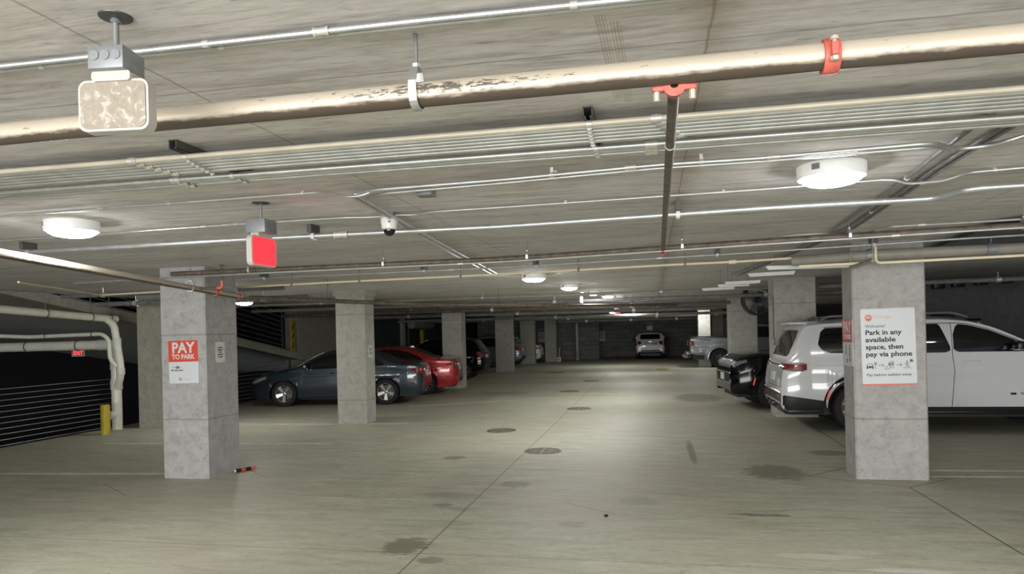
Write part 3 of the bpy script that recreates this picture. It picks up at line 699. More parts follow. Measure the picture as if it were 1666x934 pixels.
def clip(p, label, white=True, r=0.023, w_=0.04):
    t = thing('pipe_clip', label, 'clip', (p.x, p.y, p.z), 0, 'strut stubs with pipe clips')
    part('channel', lambda m_: m_.box((p.x, p.y, (H+p.z+r)/2), (w_, 0.16, max(0.012, H-p.z-r))), M_STRUT, t, world=True)
    part('clamp', lambda m_: (ring(m_, p, (1, 0, 0), r*1.3, 0.03), m_.box(p+Vector((0, r*1.5, 0.004)), (0.028, 0.014, r*1.5)), m_.lathe([(0.001, -0.008), (0.013, -0.008), (0.013, 0.008), (0.001, 0.008)], p+Vector((0, r*1.5, -r*1.0)), None, 10)), M_WHITE if white else M_ZINC, t, world=True)
for sx, lb in ((45, 'strut clip at the left end of the fat conduit'), (510, 'white clip on the fat conduit right of the red exit sign'), (1103, 'white clip on the fat conduit beside the brown branch pipe')):
    q = onz(sx, lerp(E6, sx), H-0.092)
    if sx == 45: q = pts6[0]+Vector((0.03, 0, 0))
    clip(q, lb, white=sx != 45)
# --- diagonal conduits on the right
run('conduit', 'left conduit of the diagonal pair climbing toward the upper right', 'conduit', [(1655, 193), (1545, 258), (1375, 373), (1190, 448)], H-0.019, 0.011, M_GALV_D, straps=(1.8, ), fil=0.3)
run('conduit', 'right conduit of the diagonal pair climbing toward the upper right', 'conduit', [(1668, 194), (1556, 260), (1386, 373.5), (1200, 449)], H-0.019, 0.011, M_GALV_D, straps=(1.78,), fil=0.3)
run('conduit', 'single diagonal conduit left of the diagonal pair', 'conduit', [(1625, 176), (1530, 246), (1450, 310), (1350, 378)], H-0.021, 0.0125, M_GALV_D, straps=(1.62,), fil=0.3)
# --- far brown main, doubling left and centre as a shadow line; two conduits below
run('sprinkler_pipe', 'dark brown pipe crossing the full width behind the ceiling camera', 'pipe', None, 0, 0.029, M_RUST, world=[(-5.55, 7.36, 2.585), (-1.55, 7.36, 2.585), (1.0, 6.85, 2.585), (4.6, 6.35, 2.585)], seg=14, fil=0.5)
for px_, lab in ((419, 'hanger on the dark brown pipe below the red exit sign'), (635, 'hanger on the dark brown pipe below the ceiling camera'), (863, 'hanger on the dark brown pipe above the nearest far lamp'), (1109, 'hanger on the dark brown pipe right of the branch pipe'), (1378, 'hanger on the dark brown pipe above the welcome column'), (1657, 'hanger on the dark brown pipe at the right picture edge')):
    X_ = onz(px_, lerp([(400, 441), (820, 423), (1240, 392), (1700, 364)], px_), 2.60).x
    q = Vector((X_, 7.36 if X_ < -1.55 else (7.36-(X_+1.55)*0.2 if X_ < 1 else 6.85-(X_-1)*0.139), 2.585))
    hanger(lab, q, 0.032, rodr=0.0045, group='hangers along the dark brown pipe')
run('conduit', 'bright upper conduit below the dark brown pipe', 'conduit', [(120, 461), (400, 445.5), (820, 426), (1240, 397.5), (1425, 385.5), (1600, 374), (1740, 366)], 2.53, 0.0105, M_GALV, straps=(), coups=(-1.95, 2.0), fil=0.5)
run('conduit', 'bright lower conduit above the cream pipe', 'conduit', [(392, 454.4), (400, 454), (820, 435), (1240, 410), (1425, 397.5), (1600, 386), (1740, 378)], 2.62, 0.0115, M_GALV, coups=(-2.5, 0.1), fil=0.5)
for px_, py_, lab in ((690, 440.5, 'white clip on the lower conduit left of the lamps'), (872, 433, 'white clip on the lower conduit above the nearest far lamp'), (1167, 414, 'white clip on the lower conduit right of the branch pipe'), (1421, 397.5, 'white clip on the lower conduit above the welcome column'), (430, 452.5, 'white clip on the lower conduit under the red exit sign')):
    clip(onz(px_, py_, 2.62), lab, r=0.014, w_=0.05)
run('conduit', 'short conduit curving down behind the dark brown pipe on the right', 'conduit', [(1422, 378), (1434, 372), (1450, 368.5), (1545, 363.5), (1740, 352)], H-0.05, 0.0115, M_GALV, coups=(2.45,), fil=0.1)
run('conduit', 'short bright conduit left of the diagonal conduits near the brown pipe', 'conduit', [(1250, 389), (1270, 384), (1345, 379), (1362, 382)], H-0.05, 0.0125, M_GALV, fil=0.1)
# --- cream pipes
o, _ = run('cream_pipe', 'long thin cream pipe crossing before the far lamps', 'pipe', [(30, 459), (165, 480), (530, 460), (820, 446), (1090, 431), (1205, 425.5), (1305, 419)], 2.57, 0.0145, M_CREAM, straps=(-5.1, -4.0, -2.5, -0.9, 0.4), fil=0.04, strap_mat=M_GALV_D)
t_, d_ = along([onz(1090, 431, 2.57), onz(1205, 425.5, 2.57)], onz(1192, 426, 2.57).x)
part('coupling', lambda m_: ring(m_, t_, d_, 0.026, 0.08), M_CREAM, o, world=True)
run('cream_pipe', 'cream pipe with an upturned end crossing above the white suv', 'pipe', None, 0, 0.0145, M_CREAM, world=[Vector((onz(1425, 428, 2.44).x, onz(1425, 428, 2.44).y, H-0.003)), onz(1425, 428, 2.44), onz(1666, 415.5, 2.44), onz(1780, 409.5, 2.44)], fil=0.05)
run('cream_pipe', 'short cream pipe left of the welcome column top', 'pipe', [(1300, 433.5), (1397, 428.5)], 2.44, 0.014, M_CREAM)
o, PD = run('duct_pipe', 'thick taupe pipe crossing in front of the welcome column top', 'pipe', [(1290, 425), (1400, 416), (1720, 400.5)], 2.53, 0.055, M_TAN, straps=(2.3, 3.4), seg=20, fil=0.3, strap_mat=M_GALV_D)
# hanging angle iron beside the welcome column
def angle(m_):
    a = onz(1383, 436, 2.40); b = onz(1420, 424, 2.43)
    m_.tube([a, b], 0.022, 4); m_.tube([a, a+Vector((0.02, 0, H-a.z))], 0.005, 6); m_.tube([b, b+Vector((0, 0, H-b.z))], 0.005, 6)
mb = MB(); angle(mb); tag(build('angle_bracket', mb, M_TAN), 'dull steel angle hung by the top of the welcome column', 'bracket')
# --- left diagonal brown pipe with sprinkler head and couplings
Ls, Le = Vector((-5.35, 3.0, 2.478)), Vector((-5.7, 9.0, 2.396)); Ld = Vector((-4.53, 4.189, 2.45))
Ls = Ld+(Ld-Le).normalized()*1.6
mb = MB(); mb.tube([Ls, Le], 0.035, 18); o = build('sprinkler_pipe', mb, M_SPR); tag(o, 'brown sprinkler pipe slanting past the top of the pay sign column', 'pipe')
for k in (0.86, 0.985):
    part('coupling', lambda m_: grooved(m_, Ls.lerp(Le, k), (Le-Ls).normalized(), 0.036, 0.07), M_RED, o, world=True, label='red grooved coupling')
q = Ls.lerp(Le, 0.74)
hanger('hanger on the slanting pipe left of the pay sign column', tuple(q), 0.038, d=tuple((Le-Ls).normalized()), rodr=0.004)
def upright(t, p, L, hd):
    part('riser', lambda m_: m_.tube(fillet([p, p+Vector((L, 0.05, 0.01)), p+Vector((L, 0.05, hd))], 0.03), 0.014, 10), M_RUST, t, world=True)
    part('elbow', lambda m_: m_.tube(fillet([p+Vector((L-0.06, 0.04, 0.008)), p+Vector((L, 0.05, 0.01)), p+Vector((L, 0.05, 0.09))], 0.04), 0.021, 10), M_RED, t, world=True, label='orange red elbow')
    part('sprinkler_head', lambda m_: m_.lathe([(0.001, 0.0), (0.016, 0.0), (0.010, 0.02), (0.008, 0.05), (0.03, 0.055), (0.03, 0.06), (0.001, 0.062)], p+Vector((L, 0.05, hd)), None, 14), M_RUST, t, world=True)
t = thing('sprinkler_riser', 'upturned sprinkler head on an orange elbow above the pay sign column', 'sprinkler', tuple(q+Vector((0, 0.2, 0))))
upright(t, Ls.lerp(Le, 0.77), 0.30, 0.22)
run('sprinkler_pipe', 'dark sprinkler main crossing behind the left columns', 'pipe', None, 0, 0.036, M_RUST, world=[(-5.62, 9.12, 2.385), (-5.3, 10.4, 2.39), (-4.4, 13.2, 2.39), (-1.6, 16.6, 2.40), (0.6, 18.4, 2.40)], seg=14, fil=0.4, straps=(-5.2, -3.2), strap_mat=M_BAND)
# --- cross pipes in the far bays
k = 0
for (Y, z, x0, x1, r, mt, lb) in ((10.6, 2.62, -10.2, -5.9, 0.035, M_GALV_D, 'grey pipe crossing behind the pay sign column top'),
      (11.6, 2.52, -10.4, -6.0, 0.045, M_GALV_D, 'grey pipe crossing above the upper white drain'),
      (15.9, 2.62, -10.6, 2.9, 0.03, M_TAN, 'taupe pipe crossing above the second far lamp'),
      (17.6, 2.55, -10.8, 6.0, 0.045, M_GALV_D, 'grey pipe crossing above the red sedan roof'),
      (19.6, 2.46, -11.0, 2.05, 0.05, M_RUST, 'brown pipe crossing above the third left column'),
      (21.6, 2.60, -11.0, 6.0, 0.045, M_TAN, 'taupe pipe crossing below the fourth far lamp'),
      (23.6, 2.44, -11.0, 2.0, 0.06, M_GALV_D, 'grey pipe crossing before the far lamps'),
      (26.5, 2.56, -11.0, 3.0, 0.06, M_TAN, 'pale pipe crossing under the farthest lamps'),
      (29.5, 2.40, -11.0, 3.0, 0.06, M_TAN, 'pale pipe crossing toward the brightly lit column'),
      (34.0, 2.42, -11.0, 3.0, 0.07, M_GALV_D, 'grey pipe crossing deep in the garage'),
      (40.5, 2.36, -5.4, 3.0, 0.09, M_GALV_D, 'thick grey pipe crossing before the back wall')):
    run('cross_pipe', lb, 'pipe', None, 0, r, mt, world=[(x0, Y, z), (x1, Y-(x1-x0)*0.005, z)], straps=[x0+(x1-x0)*f for f in (0.2, 0.5, 0.8)], strap_mat=M_ZINC)

# --- lamps
def dome(px, py, d, label, Y=None, lens=None, p=None):
    c = p if p is not None else onz(px, py, H); r = d/2; hh = 0.075*d/0.36
    t = thing('ceiling_lamp', label, 'lamp', (c.x, c.y, min(c.z, H)-0.001), 0, 'round drum ceiling lamps')
    part('housing', lambda m_: m_.lathe([(0.001, 0.0), (r*0.97, 0.0), (r, -0.006), (r, -hh*0.82), (r*0.97, -hh), (r*0.90, -hh), (r*0.88, -hh*0.8)], seg=48), M_RING, t)
    part('lens', lambda m_: m_.lathe([(r*0.895, -hh*0.92), (r*0.86, -hh*1.14), (r*0.70, -hh*1.38), (r*0.45, -hh*1.52), (r*0.2, -hh*1.58), (0.001, -hh*1.6)], seg=48), lens or M_LENS, t)
    part('sensor_label', lambda m_: m_.box((-r*0.62*1.0, -r*0.795, -hh*0.42), (0.045, 0.006, hh*0.42), math.radians(-38)), M_BOX, t)
    return t
dome(1352, 268, 0.385, 'lit round ceiling lamp on the right foreground ceiling')
dome(117, 360, 0.385, 'lit round ceiling lamp on the left foreground ceiling')
dome(868, 446, 0.40, 'nearest lamp of the row along the aisle, above the drain covers')
dome(926, 463, 0.36, 'second lamp of the row along the aisle')
dome(965, 473.5, 0.33, 'third lamp of the row along the aisle')
dome(989, 478.5, 0.33, 'fourth lamp of the row along the aisle')
dome(1006, 481.5, 0.30, 'small fifth lamp hung by a pipe along the aisle')
dome(1017, 490.5, 0.36, 'farthest lamp of the row, beside the small exit sign')
dome(0, 0, 0.38, 'lamp against the brightly lit narrow column', p=Vector((2.15, 32.6, H)))
pl = onY(397, 492, 12.9)
t = dome(0, 0, 0.36, 'lamp glimpsed right of the pay sign column over the bay', p=Vector((pl.x, pl.y, pl.z+0.06)))
part('drop_stem', lambda m_: m_.tube([(0, 0, -0.005), (0, 0, H-pl.z-0.062)], 0.012, 8), M_BOX, t)
for (x, y, lb) in ((-0.9, 29.2, 'unseen lamp deep in the aisle before the yellow floor patches'), (-1.9, 35.0, 'unseen lamp deep in the aisle before the white hatchback')):
    dome(0, 0, 0.38, lb, p=Vector((x, y, H)), lens=M_LENS_FAR)  # unseen lamps added to brighten the far floor and back wall
for (x, y, lb) in ((6.9, 5.6, 'unseen lamp added over the bay right of the welcome column'), (-1.9, -0.8, 'unseen lamp added to the ceiling behind the camera'), (3.9, -1.2, 'unseen lamp added to the ceiling behind the camera, right'), (-7.0, -1.0, 'unseen lamp added to the ceiling behind the camera, left'), (5.9, 10.8, 'lamp over the white suv'), (-8.6, 11.9, 'lamp over the bay behind the pay sign column')):
    if y < 0 or x > 6: dome(0, 0, 0.385, lb, p=Vector((x, y, H)))  # unseen lamps added behind and beside the camera for their light
# --- batten lights hung on the right, unlit
def batten(px0, px1, py0, py1, z, label):
    a, b = onz(px0, py0, z), onz(px1, py1, z); d = (b-a); L = d.length; an = math.atan2(d.y, d.x)
    t = thing('batten_light', label, 'lamp', tuple(a), an, 'unlit batten lights hung on the right')
    part('body', lambda m_: m_.bbox((L/2, 0, 0.022), (L, 0.06, 0.03), 0.006), M_PVC_G, t)
    part('diffuser', lambda m_: m_.bbox((L/2, 0, 0.0), (L*0.96, 0.045, 0.022), 0.008), M_SIGNW, t)
    for s in (0.08, 0.92):
        part('hanger_rod', lambda m_: m_.tube([(L*s, 0, 0.05), (L*s, 0, H-a.z)], 0.005, 6), M_GALV_D, t)
batten(1246, 1385, 438, 434, 2.47, 'longest unlit batten light hung left of the welcome column')
batten(1218, 1294, 449.5, 445, 2.46, 'unlit batten light just below the longest batten')
batten(1180, 1238, 462.5, 459.5, 2.46, 'unlit batten light third from the welcome column')
batten(1168, 1220, 466.5, 464.5, 2.46, 'unlit batten light fourth from the welcome column')
batten(1143, 1196, 472.5, 469.5, 2.46, 'farthest unlit batten light above the pickup')
# --- exit signs
def rrect(w_, h_, r, n=5):
    out = []
    for cx_, cy_, a0 in ((w_/2-r, h_/2-r, 0), (-w_/2+r, h_/2-r, PI/2), (-w_/2+r, -h_/2+r, PI), (w_/2-r, -h_/2+r, 1.5*PI)):
        out += [(cx_+r*math.cos(a0+PI/2*k/n), cy_+r*math.sin(a0+PI/2*k/n)) for k in range(n+1)]
    return out
def exit_sign(c, s, rotz, face, label, canopy_r=0.055, drop=0.165, cat='exit sign', red=False, stem=0.09):
    t = thing('exit_sign', label, cat, (c.x, c.y, H), rotz)
    part('canopy', lambda m_: m_.lathe([(0.001, 0.0), (canopy_r, 0.0), (canopy_r*0.98, -0.004), (canopy_r*0.4, -0.009), (0.001, -0.009)], seg=32), M_DARKM, t)
    part('stem', lambda m_: (m_.lathe([(0.013, -0.008), (0.015, -0.016), (0.010, -0.02)], seg=14), m_.tube([(0, 0, -0.008), (0, 0, -stem)], 0.0085, 12)), M_BOX, t)
    bw = s*0.5
    bxp = part('junction_box', lambda m_: m_.bbox((0, 0, -stem-0.030*s/0.2), (bw, bw, 0.062*s/0.2), 0.003), M_BOX, t)
    def knock(m_):
        for i in (-1, 0, 1): m_.lathe([(0.001, 0), (bw*0.13, 0), (bw*0.13, 0.002), (0.001, 0.002)], (i*bw*0.3, -bw/2-0.001, -stem-0.026*s/0.2), Matrix.Rotation(PI/2, 3, 'X'), 14)
    part('knockout', knock, M_BOX, bxp)
    z0 = -stem-0.062*s/0.2
    part('canopy_cap', lambda m_: m_.prism([(p[0], p[1]+z0-0.012) for p in rrect(s*0.55, 0.03, 0.011)], -0.03, 0.03), M_EXITW, t)
    h_ = s*0.70; zc = z0-0.02-h_/2
    hs = part('housing', lambda m_: m_.prism([(p[0], p[1]+zc) for p in rrect(s, h_, s*0.12)], -0.02, 0.02), M_EXITW, t)
    fp = part('lens', lambda m_: m_.prism([(p[0], p[1]+zc) for p in rrect(s*0.93, h_*0.90, s*0.10)], -0.0235, -0.019), face, t)
    return t
c1 = onz(188, 27, H)
exit_sign(c1, 0.212, math.radians(7), M_EXITF, 'dusty cream exit sign on a ceiling stem in the top left foreground', canopy_r=0.046, stem=0.105)
c2 = onz(424, 330, H)
t = exit_sign(c2, 0.30, math.radians(88), M_EXITR, 'glowing red exit sign hanging below the conduits', canopy_r=0.062, stem=0.125)
def small_exit(p, rz, label, drop, w_=0.3):
    t = thing('exit_sign', label, 'exit sign', tuple(p), rz)
    part('housing', lambda m_: m_.bbox((0, 0, 0), (w_, 0.05, w_*0.62), 0.01), M_EXITW, t)
    part('lens', lambda m_: m_.box((0, -0.027, 0), (w_*0.86, 0.008, w_*0.48)), M_BAND, t)
    text('lettering', 'EXIT', w_*0.5, t, M_EXITR, (0, -0.033, 0), bold=0.006, width=w_*0.74)
    part('stem', lambda m_: m_.tube([(0, 0, w_*0.3), (0, 0, drop)], 0.01, 8), M_BOX, t)
small_exit(Vector((-15.0, 16.1, 1.53)), math.radians(35), 'small red exit sign in the dark beyond the left cables', rampz(16.1)-0.2-1.53)
pe = onY(1004, 507, 24.5); small_exit(pe, math.radians(58), 'small red and white exit sign by the farthest lamps', H-pe.z, 0.34)
pe = onY(946, 488, 17.2)
t = thing('exit_sign', 'small white exit sign seen edge-on among the aisle lamps', 'exit sign', tuple(pe))
part('housing', lambda m_: m_.bbox((0, 0, 0), (0.06, 0.3, 0.16), 0.01), M_EXITW, t); part('stem', lambda m_: m_.tube([(0, 0, 0.08), (0, 0, H-pe.z)], 0.008, 8), M_BOX, t)
part('emergency_lamp', lambda m_: m_.lathe([(0.001, 0.05), (0.07, 0.05), (0.075, 0.0), (0.05, -0.03), (0.001, -0.035)], (0, 0, 0.155), None, 16), M_WHITE, t)
# --- grey ceiling box and dome camera
q = onz(693, 307, H)
t = thing('junction_box', 'grey steel junction box on the ceiling conduit left of centre', 'junction box', (q.x, q.y, H))
part('box_body', lambda m_: m_.bbox((0, 0, -0.022), (0.105, 0.105, 0.044), 0.003), M_BOX, t); part('cover_plate', lambda m_: m_.bbox((0, 0, -0.047), (0.112, 0.112, 0.006), 0.002), M_BOX, t)
q = onz(633, 347, H)
t = thing('security_camera', 'white dome security camera under the ceiling conduits', 'camera', (q.x, q.y, H))
part('back_box', lambda m_: m_.bbox((0, 0, -0.018), (0.10, 0.10, 0.036), 0.004), M_BOX, t)
part('housing', lambda m_: m_.lathe([(0.001, -0.036), (0.066, -0.036), (0.068, -0.046), (0.066, -0.075), (0.058, -0.122), (0.048, -0.128), (0.001, -0.128)], seg=32), M_WHITE, t)
part('smoked_dome', lambda m_: m_.lathe([(0.046, -0.126), (0.046, -0.136), (0.040, -0.155), (0.028, -0.170), (0.012, -0.177), (0.001, -0.178)], seg=28), M_GLASS, t)
text('lettering', 'H', 0.026, t, M_INK, (0.024, -0.0665, -0.075), bold=0.001)

# --- thin dark panel standing in for an unidentified dark area at the right edge
pl_ = [onz(x_, y_, 2.655) for x_, y_ in ((1500, 416), (1612, 373), (1760, 355), (1900, 370), (1760, 396))]
mb = MB(); n_ = len(pl_)
mb.add([(p.x, p.y, z) for z in (2.655, 2.685) for p in pl_], [tuple(range(n_)), tuple(range(2*n_-1, n_-1, -1))]+[(i, (i+1) % n_, n_+(i+1) % n_, n_+i) for i in range(n_)])
o = build('ceiling_panel', mb, plain('blue_grey_panel', (0.09, 0.10, 0.11), 0.5, 0.3, var=0.15, vscale=2)); tag(o, 'dark blue-grey flat panel at the right edge under the ceiling', 'duct')
# ================================================================== LEFT EDGE: CABLE RAILS, DRAIN PIPES, BOLLARD
def wires(name, label, p0, p1, hs, mat, posts=(), r=0.006, cat='railing'):
    a, b = Vector(p0), Vector(p1)
    t = thing(name, label, cat, p0)
    for h_ in hs:
        part('cable', lambda m_: m_.tube([a+Vector((0, 0, h_)), b+Vector((0, 0, h_))], r, 6), mat, t, world=True)
    for f in posts:
        q = a.lerp(b, f)
        part('post', lambda m_: m_.box(q+Vector((0, 0, max(hs)/2+0.02)), (0.05, 0.05, max(hs)+0.04)), M_DARKM, t, world=True)
wires('cable_railing', 'steel cable railing along the left floor edge before the concrete pier', (-11.09, 6.5, 0), (-11.09, 12.80, 0), [0.05+0.098*k for k in range(11)], M_GALVW, posts=(0.02,))
wires('cable_railing', 'steel cable railing along the floor edge between pier and sedan nose', (-11.05, 13.5, 0), (-11.05, 20.1, 0), [0.05+0.105*k for k in range(11)], M_GALVW, posts=(0.99,), r=0.011)
wires('cable_railing', 'steel cable railing along the raised ramp behind the pay sign column', (-11.32, 10.6, rampz(10.6)), (-11.32, 20.15, rampz(20.15)), [0.16+0.145*k for k in range(8)], M_GALVW, posts=(0.995,), r=0.008)
# kerb along the top of the ramp edge
mb = MB(); mb.prism([(12.0, rampz(12.0)+0.002), (20.35, rampz(20.35)+0.002), (20.35, rampz(20.35)+0.08), (12.0, rampz(12.0)+0.08)], -11.46, -11.38, XM); tag(build('kerb', mb, M_WALLC), 'low concrete kerb along the edge of the sloping ramp', 'kerb')
t = thing('hazard_board', 'yellow hazard post at the foot of the upper ramp railing', 'hazard board', (-11.25, 20.62, rampz(20.62)+0.01), PI/2)
part('board', lambda m_: m_.bbox((0, 0, 0.50), (0.30, 0.05, 1.0), 0.01), M_YEL, t)
part('stripe', lambda m_: [m_.box((-0.03, -0.026, 0.2+0.3*k), (0.10, 0.006, 0.2), mat=Matrix.Rotation(0.5, 3, 'Y')) for k in range(3)], M_RUST, t)
# drain pipes
def bell(m_, p, d, r, L): ring(m_, Vector(p), d, r, L, 22)
o = None
pts = fillet([Vector((-14.8, 13.05, 1.745)), Vector((-10.70, 13.05, 1.745)), Vector((-10.70, 12.99, 0.0))], 0.17, 8)
pts = fillet([Vector((-15.5, 12.62, 1.735)), Vector((-10.86, 12.62, 1.745)), Vector((-10.86, 12.62, 0.0))], 0.2, 8)
t = thing('drain_pipe', 'fat white drain pipe turning down to the floor at the pier', 'pipe', (-10.86, 12.62, 0))
part('pipe_run', lambda m_: m_.tube(pts, 0.098, 22), M_PVC, t, world=True)
part('elbow', lambda m_: m_.tube(fillet([Vector((-11.25, 12.62, 1.745)), Vector((-10.86, 12.62, 1.745)), Vector((-10.86, 12.62, 1.36))], 0.2, 8), 0.112, 22), M_PVC_G, t, world=True)
for xx in (-14.2, -13.0, -11.75):
    part('pipe_band', lambda m_: m_.torus((xx, 12.62, 1.743), 0.105, 0.012, Matrix.Rotation(PI/2, 3, 'Y'), 22, 6), M_BAND, t, world=True)
part('wye_socket', lambda m_: (bell(m_, (-10.86, 12.62, 0.92), (0, 0, 1), 0.115, 0.20), bell(m_, (-10.86, 12.62, 1.30), (0, 0, 1), 0.112, 0.14)), M_PVC_G, t, world=True)
part('cleanout_plug', lambda m_: m_.lathe([(0.001, 0.16), (0.06, 0.16), (0.085, 0.14), (0.085, 0.0), (0.001, 0.0)], (-10.86, 12.62, 0.30), Matrix.Rotation(PI/2, 3, 'X') @ Matrix.Rotation(-0.3, 3, 'Y'), 22), M_PVC_G, t, world=True)
UPP = [Vector((-10.86, 8.2, 2.50)), Vector((-10.86, 12.25, 2.29))]
t = thing('drain_pipe', 'white drain pipe sloping down along the ramp above the fat one', 'pipe', (-10.6, 12.5, 0.9))
part('pipe_run', lambda m_: m_.tube([UPP[0], UPP[1]+Vector((0, 0.35, -0.02))], 0.072, 20), M_PVC, t, world=True)
part('end_cap', lambda m_: m_.lathe([(0.08, -0.06), (0.08, 0.03), (0.06, 0.055), (0.001, 0.06)], UPP[1]+Vector((0, 0.36, -0.02)), align_z((0, 1, -0.05)), 20), M_PVC, t, world=True)
part('drop_leg', lambda m_: m_.tube(fillet([Vector((-10.86, 12.38, 2.27)), Vector((-10.68, 12.38, 2.15)), Vector((-10.62, 12.46, 1.35)), Vector((-10.62, 12.46, 1.12)), Vector((-10.80, 12.58, 0.86))], 0.16, 6), 0.07, 18), M_PVC, t, world=True)
part('coupling', lambda m_: bell(m_, (-10.655, 12.42, 1.80), (0, 0, 1), 0.082, 0.16), M_PVC_G, t, world=True)
part('coupling', lambda m_: bell(m_, (-10.62, 12.46, 1.20), (0, 0, 1), 0.082, 0.13), M_PVC_G, t, world=True)
for f in (0.12, 0.36, 0.62, 0.86, 1.02):
    q = UPP[0].lerp(UPP[1]+Vector((0, 0.35, -0.02)), f)
    if f > 1: q = UPP[1]+Vector((0, 0.22, -0.012))
    part('pipe_band', lambda m_: (m_.torus(q, 0.078, 0.010, Matrix.Rotation(PI/2, 3, 'X'), 22, 6), m_.tube([q+Vector((0, 0, 0.08)), Vector((q.x, q.y, H-0.002))], 0.008, 6)), M_BAND, t, world=True)
t = thing('drain_pipe', 'thin white drain pipe between the two fat ones under the ramp', 'pipe', (-10.75, 12.0, 1.4))
part('pipe_run', lambda m_: m_.tube(fillet([Vector((-15.5, 11.6, 2.12)), Vector((-12.6, 12.28, 1.945)), Vector((-10.88, 12.28, 1.97)), Vector((-10.74, 12.30, 1.86)), Vector((-10.72, 12.30, 1.45)), Vector((-10.62, 12.36, 1.30))], 0.12, 6), 0.04, 16), M_PVC, t, world=True)
for xx in (-14.6, -12.2, -11.1):
    part('pipe_band', lambda m_: m_.torus((xx, 11.6+(xx+15.5)*0.2345 if xx < -12.6 else 12.28, 2.12-(xx+15.5)*0.0603 if xx < -12.6 else 1.96), 0.045, 0.009, Matrix.Rotation(PI/2, 3, 'Y'), 18, 6), M_BAND, t, world=True)
t = thing('bollard', 'short yellow bollard at the left floor edge by the cables', 'bollard', (-10.55, 11.95, 0))
part('post', lambda m_: m_.lathe([(0.001, 0), (0.085, 0), (0.085, 0.56), (0.078, 0.575), (0.001, 0.58)], seg=24), M_YEL, t)
# litter by the column foot
a, b = onz(383, 766, 0.03), onz(415, 760.5, 0.03); d = b-a
t = thing('discarded_canister', 'black and red stick-shaped canister lying at the pay sign column foot', 'litter', (a.x, a.y, 0.028), math.atan2(d.y, d.x))
L = 0.30
RY = Matrix.Rotation(PI/2, 3, 'Y')
part('tube_body', lambda m_: m_.lathe([(0.001, 0.0), (0.026, 0.0), (0.026, L*0.72), (0.001, L*0.72)], (0, 0, 0), RY, 18), M_BLACK, t)
part('cap', lambda m_: m_.lathe([(0.001, L*0.72), (0.020, L*0.72), (0.020, L*0.9), (0.014, L), (0.001, L)], (0, 0, 0), RY, 16), M_SIGNR, t, label='red cap')
part('end_disc', lambda m_: m_.lathe([(0.001, -0.004), (0.022, -0.004), (0.022, 0.0), (0.001, 0.0)], (0, 0, 0), RY, 16), M_WHITE, t)
part('band', lambda m_: m_.lathe([(0.0265, L*0.25), (0.027, L*0.26), (0.027, L*0.44), (0.0265, L*0.45)], (0, 0, 0), RY, 18), M_SIGNR_D, t)
q = onz(986, 840, 0)
mb = MB(); mb.lathe([(0.001, 0.0), (0.018, 0.0), (0.022, 0.008), (0.014, 0.018), (0.001, 0.02)], (q.x, q.y, 0), None, 9)
tag(build('pebble', mb, M_BLACK), 'small black crumb of dirt on the foreground floor', 'litter')

# ================================================================== SIGNS
def plate(name, label, c, w_, h_, facing, mat, tilt=0.0, rad=0.02, th=0.004, cat='sign'):
    """sign whose local +x runs to the reader's right, z up, front towards -y"""
    rz = {'-y': 0.0, '+x': PI/2, '-x': -PI/2}[facing]
    t = thing(name, label, cat, c, 0, rot=(0, tilt, rz))
    part('plate', lambda m_: m_.prism(rrect(w_, h_, rad), -th, 0.0), mat, t)
    return t
def shape(name, t, poly, mat, y=-0.0052, th=0.0010):
    return part(name, lambda m_: m_.prism(poly, y-th, y), mat, t)
def disc(cx_, cz, r, n=28): return [(cx_+r*math.cos(2*PI*k/n), cz+r*math.sin(2*PI*k/n)) for k in range(n)]
def stroke(t, name, polyline, wd, mat, y=-0.0052):
    def fn(m_):
        for a, b in zip(polyline, polyline[1:]):
            d = Vector((b[0]-a[0], b[1]-a[1])); n = Vector((-d.y, d.x)).normalized()*wd/2; e = d.normalized()*wd*0.3
            m_.prism([(a[0]-n.x-e.x, a[1]-n.y-e.y), (b[0]-n.x+e.x, b[1]-n.y+e.y), (b[0]+n.x+e.x, b[1]+n.y+e.y), (a[0]+n.x-e.x, a[1]+n.y-e.y)], y-0.001, y)
    return part(name, fn, mat, t)
def circle_pts(cx_, cz, r, a0=0, a1=2*PI, n=18): return [(cx_+r*math.cos(a0+(a1-a0)*k/n), cz+r*math.sin(a0+(a1-a0)*k/n)) for k in range(n+1)]
# pay sign on the left column
def pay_sign(c, facing, label, k=1.0, dull=False, qr_text=True):
    w_, h_ = 0.43*k, 0.555*k
    t = plate('pay_sign', label, c, w_, h_, facing, M_SIGNW, tilt=-0.012, rad=0.02*k)
    rp = rrect(w_, h_, 0.02*k)
    zb = h_/2-0.275*k
    top = [(x, z) for (x, z) in rp if z > 0]
    shape('red_panel', t, top+[(-w_/2, zb), (w_/2, zb)], M_SIGNR_D if dull else M_SIGNR, y=-0.0045)  # dull variant paints the shade of the column side into the red
    wm = M_SIGNW
    text('lettering', 'PAY', 0.19*k, t, wm, (0, -0.0062, h_/2-0.099*k), bold=0.006*k, width=0.335*k)
    text('lettering', 'TO PARK', 0.085*k, t, wm, (0, -0.0062, h_/2-0.212*k), bold=0.0030*k, width=0.335*k)
    return t, w_, h_, zb
t, w_, h_, zb = pay_sign((-5.992, 8.138, 1.519), '-y', 'red and white pay to park sign on the left foreground column')
text('lettering', 'Text', 0.026, t, M_INKG, (-0.140, -0.0052, -0.068), width=0.05)
shape('pill', t, [(p[0]-0.087, p[1]-0.068) for p in rrect(0.05, 0.030, 0.014)], M_INK)
text('lettering', 'PAY', 0.018, t, M_SIGNW, (-0.087, -0.0075, -0.068), width=0.032)
text('lettering', 'to', 0.026, t, M_INKG, (-0.036, -0.0052, -0.068), width=0.018)
text('lettering', '904-404-4815', 0.027, t, M_INK, (-0.097, -0.0052, -0.108), bold=0.0006, width=0.178)
